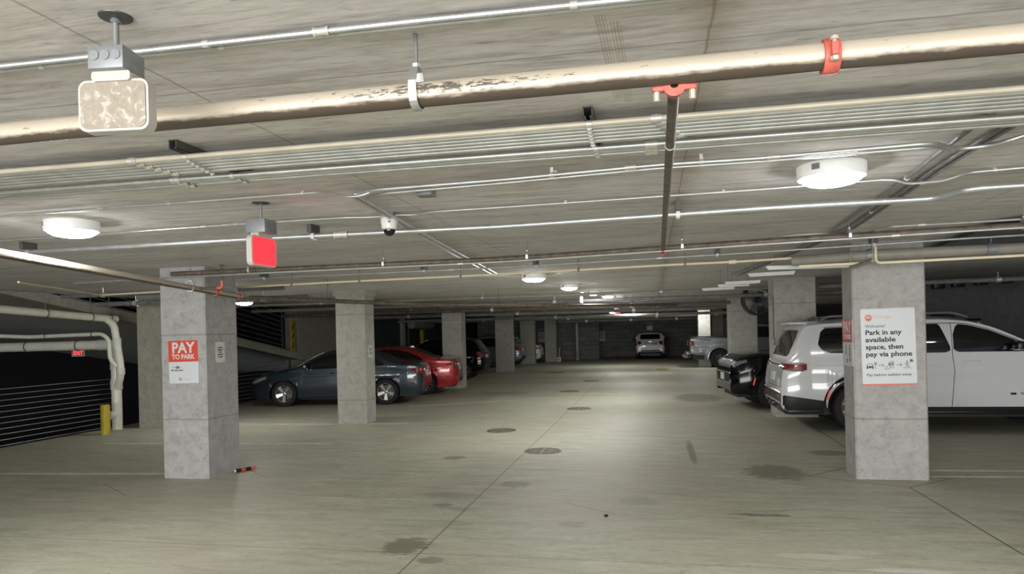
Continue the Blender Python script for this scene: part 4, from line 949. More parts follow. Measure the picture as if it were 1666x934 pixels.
shape('logo', t, disc(-0.052, -0.223, 0.019), M_INKG); shape('logo', t, disc(-0.052, -0.223, 0.011, 18), M_PEACH, y=-0.0065)
text('lettering', 'AirGarage', 0.026, t, M_PEACH, (0.035, -0.0052, -0.223), width=0.118)
# small notice on the side of that column (facing right)
def notice(c, facing, w_, h_, lines, label, mat=None, sz=0.02):
    t = plate('notice', label, c, w_, h_, facing, mat or M_PVC_G, rad=0.004)
    n = len(lines)
    for i, s_ in enumerate(lines):
        text('lettering', s_, sz, t, M_INK, (0, -0.0052, (n/2-0.5-i)*sz*1.55+0.0), bold=0.0012, width=min(w_*0.8, 0.0125*len(s_)*sz/0.02))
    return t
t = notice((-5.668, 8.445, 1.63), '+x', 0.20, 0.265, ['VEHICLES', 'PARKED IN', 'FIRE', 'LANES WILL', 'BE TOWED'], 'small taped grey notice on the side of the pay sign column')
part('tape', lambda m_: (m_.box((0, -0.0055, 0.128), (0.05, 0.001, 0.02)), m_.box((0, -0.0055, -0.128), (0.05, 0.001, 0.02))), M_WHITE, t)
notice((-5.808, 13.87, 1.48), '+x', 0.20, 0.25, ['VEHICLES', 'PARKED IN', 'FIRE', 'LANES WILL', 'BE TOWED'], 'small pale notice on the side of the second left column')
# welcome sign on the right column
cw = (2.6535, 8.788, 1.541); w_, h_ = 0.578, 0.868
t = plate('welcome_sign', 'large white welcome sign on the right foreground column', cw, w_, h_, '-y', M_SIGNW, tilt=-0.012, rad=0.018)
shape('red_edge', t, [(-w_/2+0.012, -h_/2-0.016), (w_/2-0.012, -h_/2-0.016), (w_/2-0.004, -h_/2+0.004), (-w_/2+0.004, -h_/2+0.004)], M_CORAL, y=-0.001)
part('rivet', lambda m_: m_.lathe([(0.001, 0.004), (0.007, 0.003), (0.008, 0.0), (0.001, 0)], (0.0, -0.004, h_/2-0.03), Matrix.Rotation(PI/2, 3, 'X'), 12), M_ZINC, t)
part('rivet', lambda m_: m_.lathe([(0.001, 0.004), (0.007, 0.003), (0.008, 0.0), (0.001, 0)], (0.0, -0.004, -h_/2+0.045), Matrix.Rotation(PI/2, 3, 'X'), 12), M_WHITE, t)
lx = -0.245
shape('logo', t, disc(lx+0.04, 0.330, 0.040), M_PEACH); shape('logo', t, disc(lx+0.04, 0.330, 0.036), M_CORAL, y=-0.0062)
shape('logo', t, [(lx+0.04+0.026*math.cos(a), 0.326+0.024*math.sin(a)) for a in [PI*k/12 for k in range(13)]], M_SIGNW, y=-0.0072)
stroke(t, 'logo', [(lx+0.036, 0.330), (lx+0.052, 0.343)], 0.005, M_INKG, y=-0.0084); shape('logo', t, [(lx+0.02, 0.306), (lx+0.06, 0.306), (lx+0.05, 0.300), (lx+0.03, 0.300)], M_SIGNR_D, y=-0.0075)
def ltext(s_, size, z, mat, width, bold=0.0, x=lx):
    return text('lettering', s_, size, t, mat, (x, -0.0056, z), align='LEFT', bold=bold, width=width)
ltext('AirGarage', 0.055, 0.338, M_PEACH, 0.195, x=lx+0.086)
ltext('Welcome!', 0.052, 0.232, M_INKG, 0.215, 0.0004)
for s_, z, wd in (('Park in any', 0.157, 0.385), ('available', 0.074, 0.322), ('space, then', -0.010, 0.398), ('pay via phone', -0.094, 0.488)):
    ltext(s_, 0.078, z, M_INK, wd, 0.0020)
ltext('Pay before walking away', 0.044, -0.330, M_INKG, 0.478, 0.0008)
# pictograms: car and sign post, arrow, hand holding phone, arrow, walker and tick
cz = -0.225; px_ = -0.205
shape('car_icon', t, [(px_-0.036, cz), (px_+0.036, cz), (px_+0.036, cz-0.034), (px_+0.024, cz-0.034), (px_+0.024, cz-0.024), (px_-0.024, cz-0.024), (px_-0.024, cz-0.034), (px_-0.036, cz-0.034)], M_INK)
shape('car_icon', t, [(px_-0.024, cz-0.006), (px_-0.012, cz-0.006), (px_-0.012, cz-0.013), (px_-0.024, cz-0.013)], M_SIGNW, y=-0.0063); shape('car_icon', t, [(px_+0.012, cz-0.006), (px_+0.024, cz-0.006), (px_+0.024, cz-0.013), (px_+0.012, cz-0.013)], M_SIGNW, y=-0.0063)
stroke(t, 'car_icon', [(px_-0.032, cz), (px_-0.024, cz+0.024), (px_+0.024, cz+0.024), (px_+0.032, cz)], 0.005, M_INK)
stroke(t, 'post_icon', circle_pts(-0.146, cz+0.028, 0.015), 0.004, M_INKG); shape('post_icon', t, disc(-0.144, cz+0.026, 0.007, 12), M_INK); stroke(t, 'post_icon', [(-0.146, cz+0.012), (-0.146, cz-0.034)], 0.005, M_INKG)
for x0 in (-0.116, 0.076):
    stroke(t, 'arrow_icon', [(x0, cz+0.006), (x0+0.058, cz+0.006)], 0.004, M_INK); stroke(t, 'arrow_icon', [(x0+0.040, cz+0.024), (x0+0.058, cz+0.006), (x0+0.040, cz-0.012)], 0.004, M_INK)
px_ = 0.020
stroke(t, 'phone_icon', [(px_-0.020, cz+0.046), (px_+0.026, cz+0.046), (px_+0.026, cz-0.026), (px_+0.004, cz-0.030)], 0.0045, M_INKG)
shape('phone_icon', t, [(px_-0.024, cz+0.032), (px_+0.022, cz+0.032), (px_+0.022, cz+0.004), (px_-0.028, cz+0.004)], M_INK); shape('phone_icon', t, [(px_-0.012, cz+0.024), (px_+0.014, cz+0.024), (px_+0.014, cz+0.012), (px_-0.014, cz+0.012)], M_SIGNW, y=-0.0064)
stroke(t, 'hand_icon', [(px_-0.062, cz-0.040), (px_-0.030, cz-0.040), (px_+0.004, cz-0.014), (px_+0.000, cz-0.004), (px_-0.022, cz-0.012)], 0.0045, M_INK); stroke(t, 'hand_icon', [(px_-0.030, cz-0.002), (px_-0.062, cz-0.026), (px_-0.062, cz-0.040)], 0.0045, M_INK)
px_ = 0.190
stroke(t, 'walker_icon', circle_pts(px_, cz+0.044, 0.008, n=12), 0.004, M_INKG); stroke(t, 'walker_icon', [(px_-0.026, cz+0.010), (px_-0.010, cz+0.026), (px_+0.010, cz+0.024), (px_+0.028, cz+0.012)], 0.006, M_INKG)
stroke(t, 'walker_icon', [(px_, cz+0.026), (px_-0.003, cz-0.002), (px_-0.016, cz-0.024)], 0.007, M_INKG); stroke(t, 'walker_icon', [(px_-0.003, cz-0.002), (px_+0.014, cz-0.010), (px_+0.018, cz-0.026)], 0.007, M_INKG); stroke(t, 'walker_icon', [(px_-0.044, cz-0.032), (px_+0.044, cz-0.032)], 0.0045, M_INKG)
shape('tick_badge', t, disc(px_+0.046, cz+0.050, 0.017, 20), M_INK); stroke(t, 'tick_badge', [(px_+0.038, cz+0.048), (px_+0.044, cz+0.043), (px_+0.054, cz+0.057)], 0.0035, M_SIGNW, y=-0.0066)
# pay sign on the left side of the right column
t, w_, h_, zb = pay_sign((2.278, 9.02, 1.585), '-x', 'red and white pay to park sign, darkened for the shaded side of the welcome column', 1.0, True)
R90 = Matrix.Rotation(-PI/2, 3, 'Y')
text('lettering', '904-404-4815', 0.05, t, M_INK, (0.10, -0.0052, -0.125), R=R90, bold=0.002, width=0.20)
text('lettering', 'Text PAY', 0.04, t, M_INK, (-0.06, -0.0052, -0.09), R=R90, bold=0.002, width=0.12)
text('lettering', 'to', 0.05, t, M_INK, (-0.03, -0.0052, -0.215), R=R90, bold=0.002, width=0.05)
# far wall signs
t = plate('wall_notice', 'white notice on the block wall left of the white hatchback', (onY(978, 547, 47.9).x, 47.93, onY(978, 547, 47.9).z), 0.50, 0.68, '-y', M_PVC_G, th=0.02)
for i in range(4): stroke(t, 'ink_line', [(-0.17, 0.22-0.11*i), (0.17, 0.22-0.11*i)], 0.05, M_INKG, y=-0.022)
p = onY(1057, 531, 47.9)
t = plate('accessible_parking_sign', 'blue and white accessible parking sign above the white hatchback', (p.x, 47.93, p.z), 0.36, 0.50, '-y', M_SIGNW, th=0.02)
shape('blue_panel', t, [(-0.165, 0.02), (0.165, 0.02), (0.165, 0.23), (-0.165, 0.23)], M_SIGNB, y=-0.021)
stroke(t, 'wheelchair_symbol', circle_pts(0.0, 0.10, 0.055, 0.5, 5.2), 0.022, M_SIGNW, y=-0.025); shape('wheelchair_symbol', t, disc(-0.01, 0.205, 0.02, 14), M_SIGNW, y=-0.025); stroke(t, 'wheelchair_symbol', [(-0.01, 0.18), (0.0, 0.12), (0.05, 0.12), (0.075, 0.055)], 0.022, M_SIGNW, y=-0.027)
p = onY(1057, 546, 47.9)
t = plate('penalty_sign', 'small white plate beneath the accessible parking sign', (p.x, 47.93, p.z), 0.34, 0.2, '-y', M_SIGNW, th=0.02)
stroke(t, 'ink_line', [(-0.12, 0.03), (0.12, 0.03)], 0.03, M_INKG, y=-0.022)
p = onY(881, 549, 44.1)
t = plate('wall_notice', 'grey notice on the block wall above the far white car', (p.x, 44.16, p.z), 0.46, 0.62, '-y', M_PVC_G, th=0.02)
for i in range(3): stroke(t, 'ink_line', [(-0.16, 0.18-0.12*i), (0.16, 0.18-0.12*i)], 0.045, M_INKG, y=-0.022)
# ================================================================== FAN, CONDUIT DROP, DOORS AND FAR WALL BITS
p = onY(1232, 488, 18.6)
t = thing('drum_fan', 'large black drum fan hung behind the column by the white suv', 'fan', tuple(p), math.radians(14))
RX = Matrix.Rotation(PI/2, 3, 'X'); fr = 0.37
part('shroud', lambda m_: m_.lathe([(fr, -0.14), (fr+0.02, -0.10), (fr+0.02, 0.10), (fr, 0.14), (fr-0.012, 0.12), (fr-0.012, -0.12)], (0, 0, 0), RX, 40, closed=True), M_TRIM, t)
def guard(m_):
    for k in range(1, 9): m_.torus((0, -0.14, 0), fr*k/8.2, 0.0035, RX, 36, 5)
    for k in range(12):
        a = 2*PI*k/12; m_.tube([(0, -0.145, 0), (fr*math.cos(a), -0.14, fr*math.sin(a))], 0.004, 5)
part('guard', guard, M_DARKM, t)
part('motor', lambda m_: m_.lathe([(0.001, -0.1), (0.08, -0.09), (0.09, 0.0), (0.08, 0.1), (0.001, 0.11)], (0, 0.05, 0), RX, 20), M_BLACK, t)
for k in range(4):
    a = k*PI/2+0.4; Rb = Matrix.Rotation(a, 3, 'Y') @ Matrix.Rotation(0.5, 3, 'X')
    part('blade', lambda m_: m_.prism([(0.06, -0.05), (0.33, -0.11), (0.345, 0.09), (0.06, 0.05)], -0.004, 0.004, Matrix.Rotation(a, 3, 'Y')), M_GALV_D, t)
part('hanger_bracket', lambda m_: (m_.tube([(-0.2, 0, fr*0.85), (-0.2, 0, H-p.z-0.002)], 0.012, 8), m_.tube([(0.2, 0, fr*0.85), (0.2, 0, H-p.z-0.002)], 0.012, 8)), M_DARKM, t)
# conduit drop and box on the column behind the white suv
t = thing('conduit_drop', 'thin conduit dropping down the column edge behind the white suv', 'conduit', (2.345, 14.72, 1.46))
part('conduit_run', lambda m_: m_.tube(fillet([Vector((1.75, 14.72, 2.56)), Vector((2.18, 14.72, 2.52)), Vector((2.345, 14.72, 2.36)), Vector((2.345, 14.72, 1.52))], 0.1, 5), 0.016, 10), M_GALV_D, t, world=True)
part('outlet_box', lambda m_: m_.bbox((2.335, 14.70, 1.50), (0.065, 0.07, 0.13), 0.006), M_BOX, t, world=True)
def steel_door(c, w_, h_, rz, mat, label, fr_mat):
    t = thing('steel_door', label, 'door', c, rz); t['kind'] = 'structure'
    part('door_leaf', lambda m_: m_.bbox((0, -0.02, h_/2), (w_, 0.045, h_), 0.004), mat, t)
    part('door_frame', lambda m_: (m_.box((-w_/2-0.04, -0.02, h_/2+0.03), (0.07, 0.08, h_+0.06)), m_.box((w_/2+0.04, -0.02, h_/2+0.03), (0.07, 0.08, h_+0.06)), m_.box((0, -0.02, h_+0.04), (w_+0.15, 0.08, 0.07))), fr_mat, t)
    part('door_handle', lambda m_: m_.bbox((-w_/2+0.1, -0.07, 1.0), (0.10, 0.06, 0.025), 0.008), M_ZINC, t)
    return t
M_DOORG = plain('grey_green_door_paint', (0.10, 0.125, 0.13), 0.5, var=0.08)
steel_door((4.35, 38.46, 0), 1.35, 2.2, 0, M_DOORG, 'grey steel door behind the silver pickup', M_WALLC)
mb = MB(); mb.box((3.35, 38.40, H/2), (0.55, 0.15, H)); struct('trim_2', mb, M_WALLC)
# plant opening in the left wall with pale frame and yellow pole
t = thing('plant_doorway', 'dark doorway with pale frame beyond the red sedan', 'door', (-11.28, 32.6, 0), PI/2); t['kind'] = 'structure'
part('door_leaf', lambda m_: m_.box((0, -0.015, 1.05), (2.2, 0.02, 2.1)), M_VOID, t)  # black sheet stands for the darkness inside the opening
part('door_frame', lambda m_: (m_.box((-1.15, -0.03, 1.08), (0.10, 0.06, 2.16)), m_.box((1.15, -0.03, 1.08), (0.10, 0.06, 2.16)), m_.box((0, -0.03, 2.16), (2.4, 0.06, 0.10))), M_DOORG, t)
t = thing('yellow_pole', 'yellow pole standing in the dark doorway beyond the red sedan', 'pole', (-11.0, 32.6, 0))
part('post', lambda m_: m_.lathe([(0.001, 0), (0.09, 0), (0.09, 2.0), (0.07, 2.03), (0.001, 2.04)], seg=16), M_YEL, t)
mb = MB(); mb.tube([(-10.9, 30.9, 2.28), (-10.9, 33.8, 2.28)], 0.2, 20); tag(build('vent_duct', mb, M_GALV_D), 'fat grey duct above the dark doorway beyond the red sedan', 'duct')
# downpipe, bucket sign and lath by the farthest left column
mb = MB(); mb.tube([(-4.62, 43.6, 0.0), (-4.62, 43.6, 2.3)], 0.09, 16); o = build('downpipe', mb, M_PVC_G); tag(o, 'pale downpipe on the block wall right of the farthest left column', 'pipe')
part('pipe_shoe', lambda m_: m_.tube([(-4.62, 43.6, 0.02), (-4.52, 43.3, 0.5)], 0.07, 12), M_PVC_G, o, world=True)
p = onz(909, 588.5, 0)
t = thing('floor_placard', 'white placard standing at the foot of the farthest left column', 'placard', (p.x, p.y, 0), 0.05)
part('board', lambda m_: m_.bbox((0, 0, 0.13), (0.28, 0.03, 0.26), 0.006), M_WHITE, t); stroke(t, 'ink_line', [(-0.06, 0.13), (0.06, 0.13)], 0.09, M_INKG, y=-0.017)
t = thing('wood_lath', 'pale lath leaning against the farthest left column', 'lath', (p.x-0.02, p.y+0.22, 0))
part('stick', lambda m_: m_.tube([(0, 0, 0.0), (0.05, 0.12, 0.85)], 0.035, 4), M_CREAM, t)
# black boxes on the dark right wall
for i, (a_, lb) in enumerate(((1530, 'black box high on the dark right wall, nearest the welcome column'), (1562, 'black box high on the dark right wall, second from the column'), (1600, 'black box high on the dark right wall, third from the column'), (1642, 'black box high on the dark right wall, fourth from the column'))):
    p = onY(a_, 452-i*3.2, 19.2)
    t = thing('wall_box', lb, 'box', (p.x, 19.44, p.z-0.1))
    part('casing', lambda m_: m_.bbox((0, -0.1, 0), (0.26, 0.2, 0.34), 0.02), M_BLACK, t)
run('cross_pipe', 'thin grey pipe along the top of the dark right wall', 'pipe', None, 0, 0.05, M_GALV_D, world=[(3.4, 15.6, 2.60), (9.0, 15.0, 2.60)], straps=(5.0, 6.6), strap_mat=M_ZINC)
# ================================================================== VEHICLES
class Car:
    """builds in local coordinates: tail at x=0, nose at x=L, left side at +y"""
    def __init__(s, name, label, cat, sp, loc, yaw, pitch=0.0):
        s.sp = sp; s.L = sp['L']; s.W = sp['W']/2; s.paint = sp['paint']
        s.t = thing(name, label, cat, loc, 0, rot=(0, pitch, yaw))
        s.zc = pchip(sp['top']); s.belt = pchip(sp['belt']); s.plan = pchip(sp['plan']); s.low = pchip(sp['low'])
        s.body()
    def sec(s, x):
        sp = s.sp; W = s.W*s.plan(x); zl = s.low(x); zc = s.zc(x)
        for xw in (sp['xr'], sp['xf']):
            R = sp['Ra'] if xw == sp['xr'] else sp.get('Raf', sp['Ra'])
            d = abs(x-xw)
            if d < R: zl = max(zl, sp['R']+math.sqrt(R*R-d*d))
        zs = min(s.belt(x), zc-0.05); zl = min(zl, zs-0.05)
        crown = min(sp.get('crown', 0.085), (zc-zs)*0.55)
        zt = zc-crown; tum = sp.get('tumble', 0.26)
        wt = W-0.02-tum*max(0.0, zt-zs)
        if zc < sp['hood']+0.02: wt = W-0.06
        pts = [(W-0.14, zl), (W-0.03, zl)]
        n = 9
        for k in range(n+1):
            f = k/n; z = zl+(zs-zl)*f
            zz = (z-0.3)/(max(0.31, zs)-0.3)
            y = W-0.035*(1-min(1, max(0, zz*2.2)))**2 - 0.030*max(0, zz-0.55)**2/0.2 - (0.012 if 0.52 < zz < 0.62 else 0)
            if f < 0.06: y -= 0.006
            pts.append((y, z))
        yb = pts[-1][0]
        for k in range(1, 9):
            f = k/8; pts.append((yb+(wt-yb)*f + 0.018*math.sin(PI*f)*min(1, (zt-zs)/0.3), zs+(zt-zs)*f))
        for k in range(1, 11):
            a = f = k/10; y = wt*(1-f); q = 1-f
            pts.append((y, zt+(zc-zt)*(1-q**3.2)))
        return pts
    def body(s):
        sp = s.sp; xs = set()
        x = 0.0
        while x < s.L: xs.add(round(x, 4)); x += 0.05
        for k in range(14):
            xs.add(round(0.15*(k/14)**2, 4)); xs.add(round(s.L-0.15*(k/14)**2, 4))
        for xw, R in ((sp['xr'], sp['Ra']), (sp['xf'], sp.get('Raf', sp['Ra']))):
            for k in range(41):
                xs.add(round(xw-R*math.cos(PI*k/40), 4))
            xs.add(round(xw-R-0.002, 4)); xs.add(round(xw+R+0.002, 4))
        xs.add(round(s.L, 4)); xs = sorted(xs)
        clean = [xs[0]]
        for x in xs[1:]:
            if x-clean[-1] > 0.0008: clean.append(x)
        xs = clean
        secs = []
        for x in xs:
            h = s.sec(x); secs.append([Vector((x, p[0], p[1])) for p in h]+[Vector((x, -p[0], p[1])) for p in h[-2::-1]])
        n = len(secs[0]); vs = [p for q in secs for p in q]
        fs = [(i*n+k, i*n+k+1, (i+1)*n+k+1, (i+1)*n+k) for i in range(len(xs)-1) for k in range(n-1)]
        mb = MB(); mb.add(vs, fs, True)
        mb.add(secs[0], [tuple(range(n))], True); mb.add(secs[-1], [tuple(range(n-1, -1, -1))], True)
        s.bo = build('body', mb, s.paint, s.t, angle=50)
        s.bvh = BVHTree.FromPolygons([tuple(v) for v in mb.v], mb.f)
        # floor pan and wheel wells
        lo = sp.get('pan', 0.2)
        part('underbody', lambda m_: (m_.box((s.L/2, 0, (lo+sp['hood']*0.72)/2), (s.L-0.35, s.W*2-0.62, sp['hood']*0.72-lo)),
             m_.box(((sp['xr']+sp['xf'])/2, 0, lo+0.06), (sp['xf']-sp['xr']-2*sp['Ra']-0.1, s.W*2-0.22, 0.14))), M_TRIM, s.t)
    # project a 2-D outline on the body; d in 'L','R','rear','front','top'
    def cast(s, a, b, d):
        if d == 'L': o, v = Vector((a, 3, b)), Vector((0, -1, 0))
        elif d == 'R': o, v = Vector((a, -3, b)), Vector((0, 1, 0))
        elif d == 'rear': o, v = Vector((-2, a, b)), Vector((1, 0, 0))
        elif d == 'front': o, v = Vector((s.L+2, a, b)), Vector((-1, 0, 0))
        else: o, v = Vector((a, b, 4)), Vector((0, 0, -1))
        hit, nrm, i, dist = s.bvh.ray_cast(o, v)
        return (hit, v) if hit is not None else (None, v)
    def patch(s, name, top, bot, d, mat, off=0.004, th=0.006, nx=26, ny=8, parent=None, label=None):
        """region between two curves given as (a, b) lists over the same a-range"""
        a0 = max(top[0][0], bot[0][0]); a1 = min(top[-1][0], bot[-1][0])
        G = []
        for i in range(nx+1):
            a = a0+(a1-a0)*i/nx; t_, b_ = lerp(top, a), lerp(bot, a); row = []
            for j in range(ny+1):
                h, v = s.cast(a, b_+(t_-b_)*j/ny, d); row.append(None if h is None else (h-v*off, h+v*th))
            G.append(row)
        mb = MB(); idx = {}
        vs = []
        for i in range(nx+1):
            for j in range(ny+1):
                if G[i][j]: idx[i, j] = len(vs); vs += [G[i][j][0], G[i][j][1]]
        fs = []; edges = {}
        for i in range(nx):
            for j in range(ny):
                q = [(i, j), (i+1, j), (i+1, j+1), (i, j+1)]
                if all(k in idx for k in q):
                    P_ = [vs[idx[k]] for k in q]
                    if max((P_[k]-P_[(k+1) % 4]).length for k in range(4)) > 0.6: continue
                    fs.append(tuple(idx[k] for k in q))
                    for k in range(4):
                        e = (q[k], q[(k+1) % 4])
                        if (e[1], e[0]) in edges: del edges[(e[1], e[0])]
                        else: edges[e] = 1
        fs += [(idx[a], idx[b], idx[b]+1, idx[a]+1) for (a, b) in edges]
        if not fs: return None
        mb.add(vs, fs, True)
        used = sorted(set(k for f in fs for k in f)); rm = {k: i for i, k in enumerate(used)}
        mb.v = [vs[k] for k in used]; mb.f = [[rm[k] for k in f] for f in fs]
        o = build(name, mb, mat, parent or s.t, angle=40)
        if label: o['label'] = label
        return o
    def trim(s, name, pts, d, mat, r=0.006, off=0.0, parent=None, n=30, label=None):
        q = []
        for i in range(n+1):
            f = i/n*(len(pts)-1); k = min(int(f), len(pts)-2); u = f-k
            a = pts[k][0]+(pts[k+1][0]-pts[k][0])*u; b = pts[k][1]+(pts[k+1][1]-pts[k][1])*u
            h, v = s.cast(a, b, d)
            if h is not None: q.append(h-v*off)
        if len(q) < 2: return None
        mb = MB(); mb.tube(q, r, 6); o = build(name, mb, mat, parent or s.t)
        if label: o['label'] = label
        return o
    def wheels(s, spokes=5, rim=None, style='spoke', tw=0.225, inset=0.035, rimf=0.68, twin=False):
        sp = s.sp; R = sp['R']
        for xw in (sp['xr'], sp['xf']):
            for sd in (-1, 1):
                W = s.W*s.plan(xw)-inset
                w_ = bpy.data.objects.new('wheel', None); COL.objects.link(w_); w_.parent = s.t; w_.location = (xw, sd*(W-tw/2), R); w_.empty_display_size = 0.1
                if sd < 0: w_.rotation_euler = (0, 0, PI)
                RXm = Matrix.Rotation(-PI/2, 3, 'X'); h = tw/2
                key = (id(s), 'w'); 
                if not hasattr(s, '_wm'):
                    ri = R*rimf
                    mb = MB(); mb.lathe([(ri*0.98, -h*0.9), (ri*1.05, -h), (R*0.93, -h*0.96), (R*0.985, -h*0.78), (R, -h*0.5), (R, h*0.5), (R*0.985, h*0.78), (R*0.93, h*0.96), (ri*1.05, h), (ri*0.98, h*0.9)], (0, 0, 0), RXm, 44)
                    a = build('tyre', mb, M_TIRE, w_)
                    mb = MB()
                    mb.lathe([(ri*1.0, h*0.93), (ri*0.975, h*1.0), (ri*0.93, h*0.9), (ri*0.90, h*0.2), (ri*0.88, -h*0.9), (ri*0.98, -h*0.95)], (0, 0, 0), RXm, 44)
                    for k in range(spokes):
                        a0 = 2*PI*k/spokes+0.3
                        for da in ((-0.11, 0.11) if twin else (0.0,)):
                            Rs = Matrix.Rotation(a0+da, 3, 'Y'); wd = ri*(0.55/spokes if not twin else 0.36/spokes)*1.6
                            wi, wo = wd*0.75, wd
                            vs = [Rs @ Vector(p) for p in ((ri*0.15, h*0.62, -wi), (ri*0.15, h*0.62, wi), (ri*0.94, h*0.86, wo), (ri*0.94, h*0.86, -wo), (ri*0.15, h*0.36, -wi), (ri*0.15, h*0.36, wi), (ri*0.94, h*0.55, wo), (ri*0.94, h*0.55, -wo))]
                            mb.add(vs, [(0, 1, 2, 3), (7, 6, 5, 4), (0, 4, 5, 1), (1, 5, 6, 2), (2, 6, 7, 3), (3, 7, 4, 0)])
                    mb.lathe([(0.001, h*0.74), (ri*0.14, h*0.72), (ri*0.21, h*0.62), (ri*0.21, h*0.3)], (0, 0, 0), RXm, 24)
                    b = build('rim', mb, rim or M_RIM, w_)
                    mb = MB(); mb.lathe([(0.001, h*0.15), (ri*0.72, h*0.15), (ri*0.72, h*0.05), (ri*0.9, -h*0.1), (0.001, -h*0.1)], (0, 0, 0), RXm, 30)
                    c = build('brake_disc', mb, M_DARKM, w_)
                    s._wm = [(a, 'tyre'), (b, 'rim'), (c, 'brake_disc')]
                else:
                    for o, nm in s._wm:
                        c = o.copy(); COL.objects.link(c); c.parent = w_
    def mirror(s, x, z, sd, mat=None):
        y = s.cast(x, z, 'L' if sd > 0 else 'R')[0]
        if y is None: return
        y = abs(y.y)
        part('door_mirror', lambda m_: (m_.bbox((x+0.02, sd*(y+0.15), z+0.06), (0.13, 0.22, 0.16), 0.045), m_.bbox((x+0.03, sd*(y+0.03), z-0.005), (0.07, 0.14, 0.05), 0.015)), mat or M_TRIM, s.t)
    def handle(s, x, z, sd, mat, w_=0.20):
        h, v = s.cast(x, z, 'L' if sd > 0 else 'R')
        if h is None: return
        part('door_handle', lambda m_: m_.bbox((x, h.y+sd*0.018, z), (w_, 0.03, 0.032), 0.011), mat, s.t)
def both(c, f):
    for d in ('L', 'R'): f(d)
def mirrored(c, name, top, bot, d, mat, **k):
    """rear/front patch on both sides of the centreline"""
    c.patch(name, top, bot, d, mat, **k)
    c.patch(name, [(-a, b) for a, b in top[::-1]], [(-a, b) for a, b in bot[::-1]], d, mat, **k)

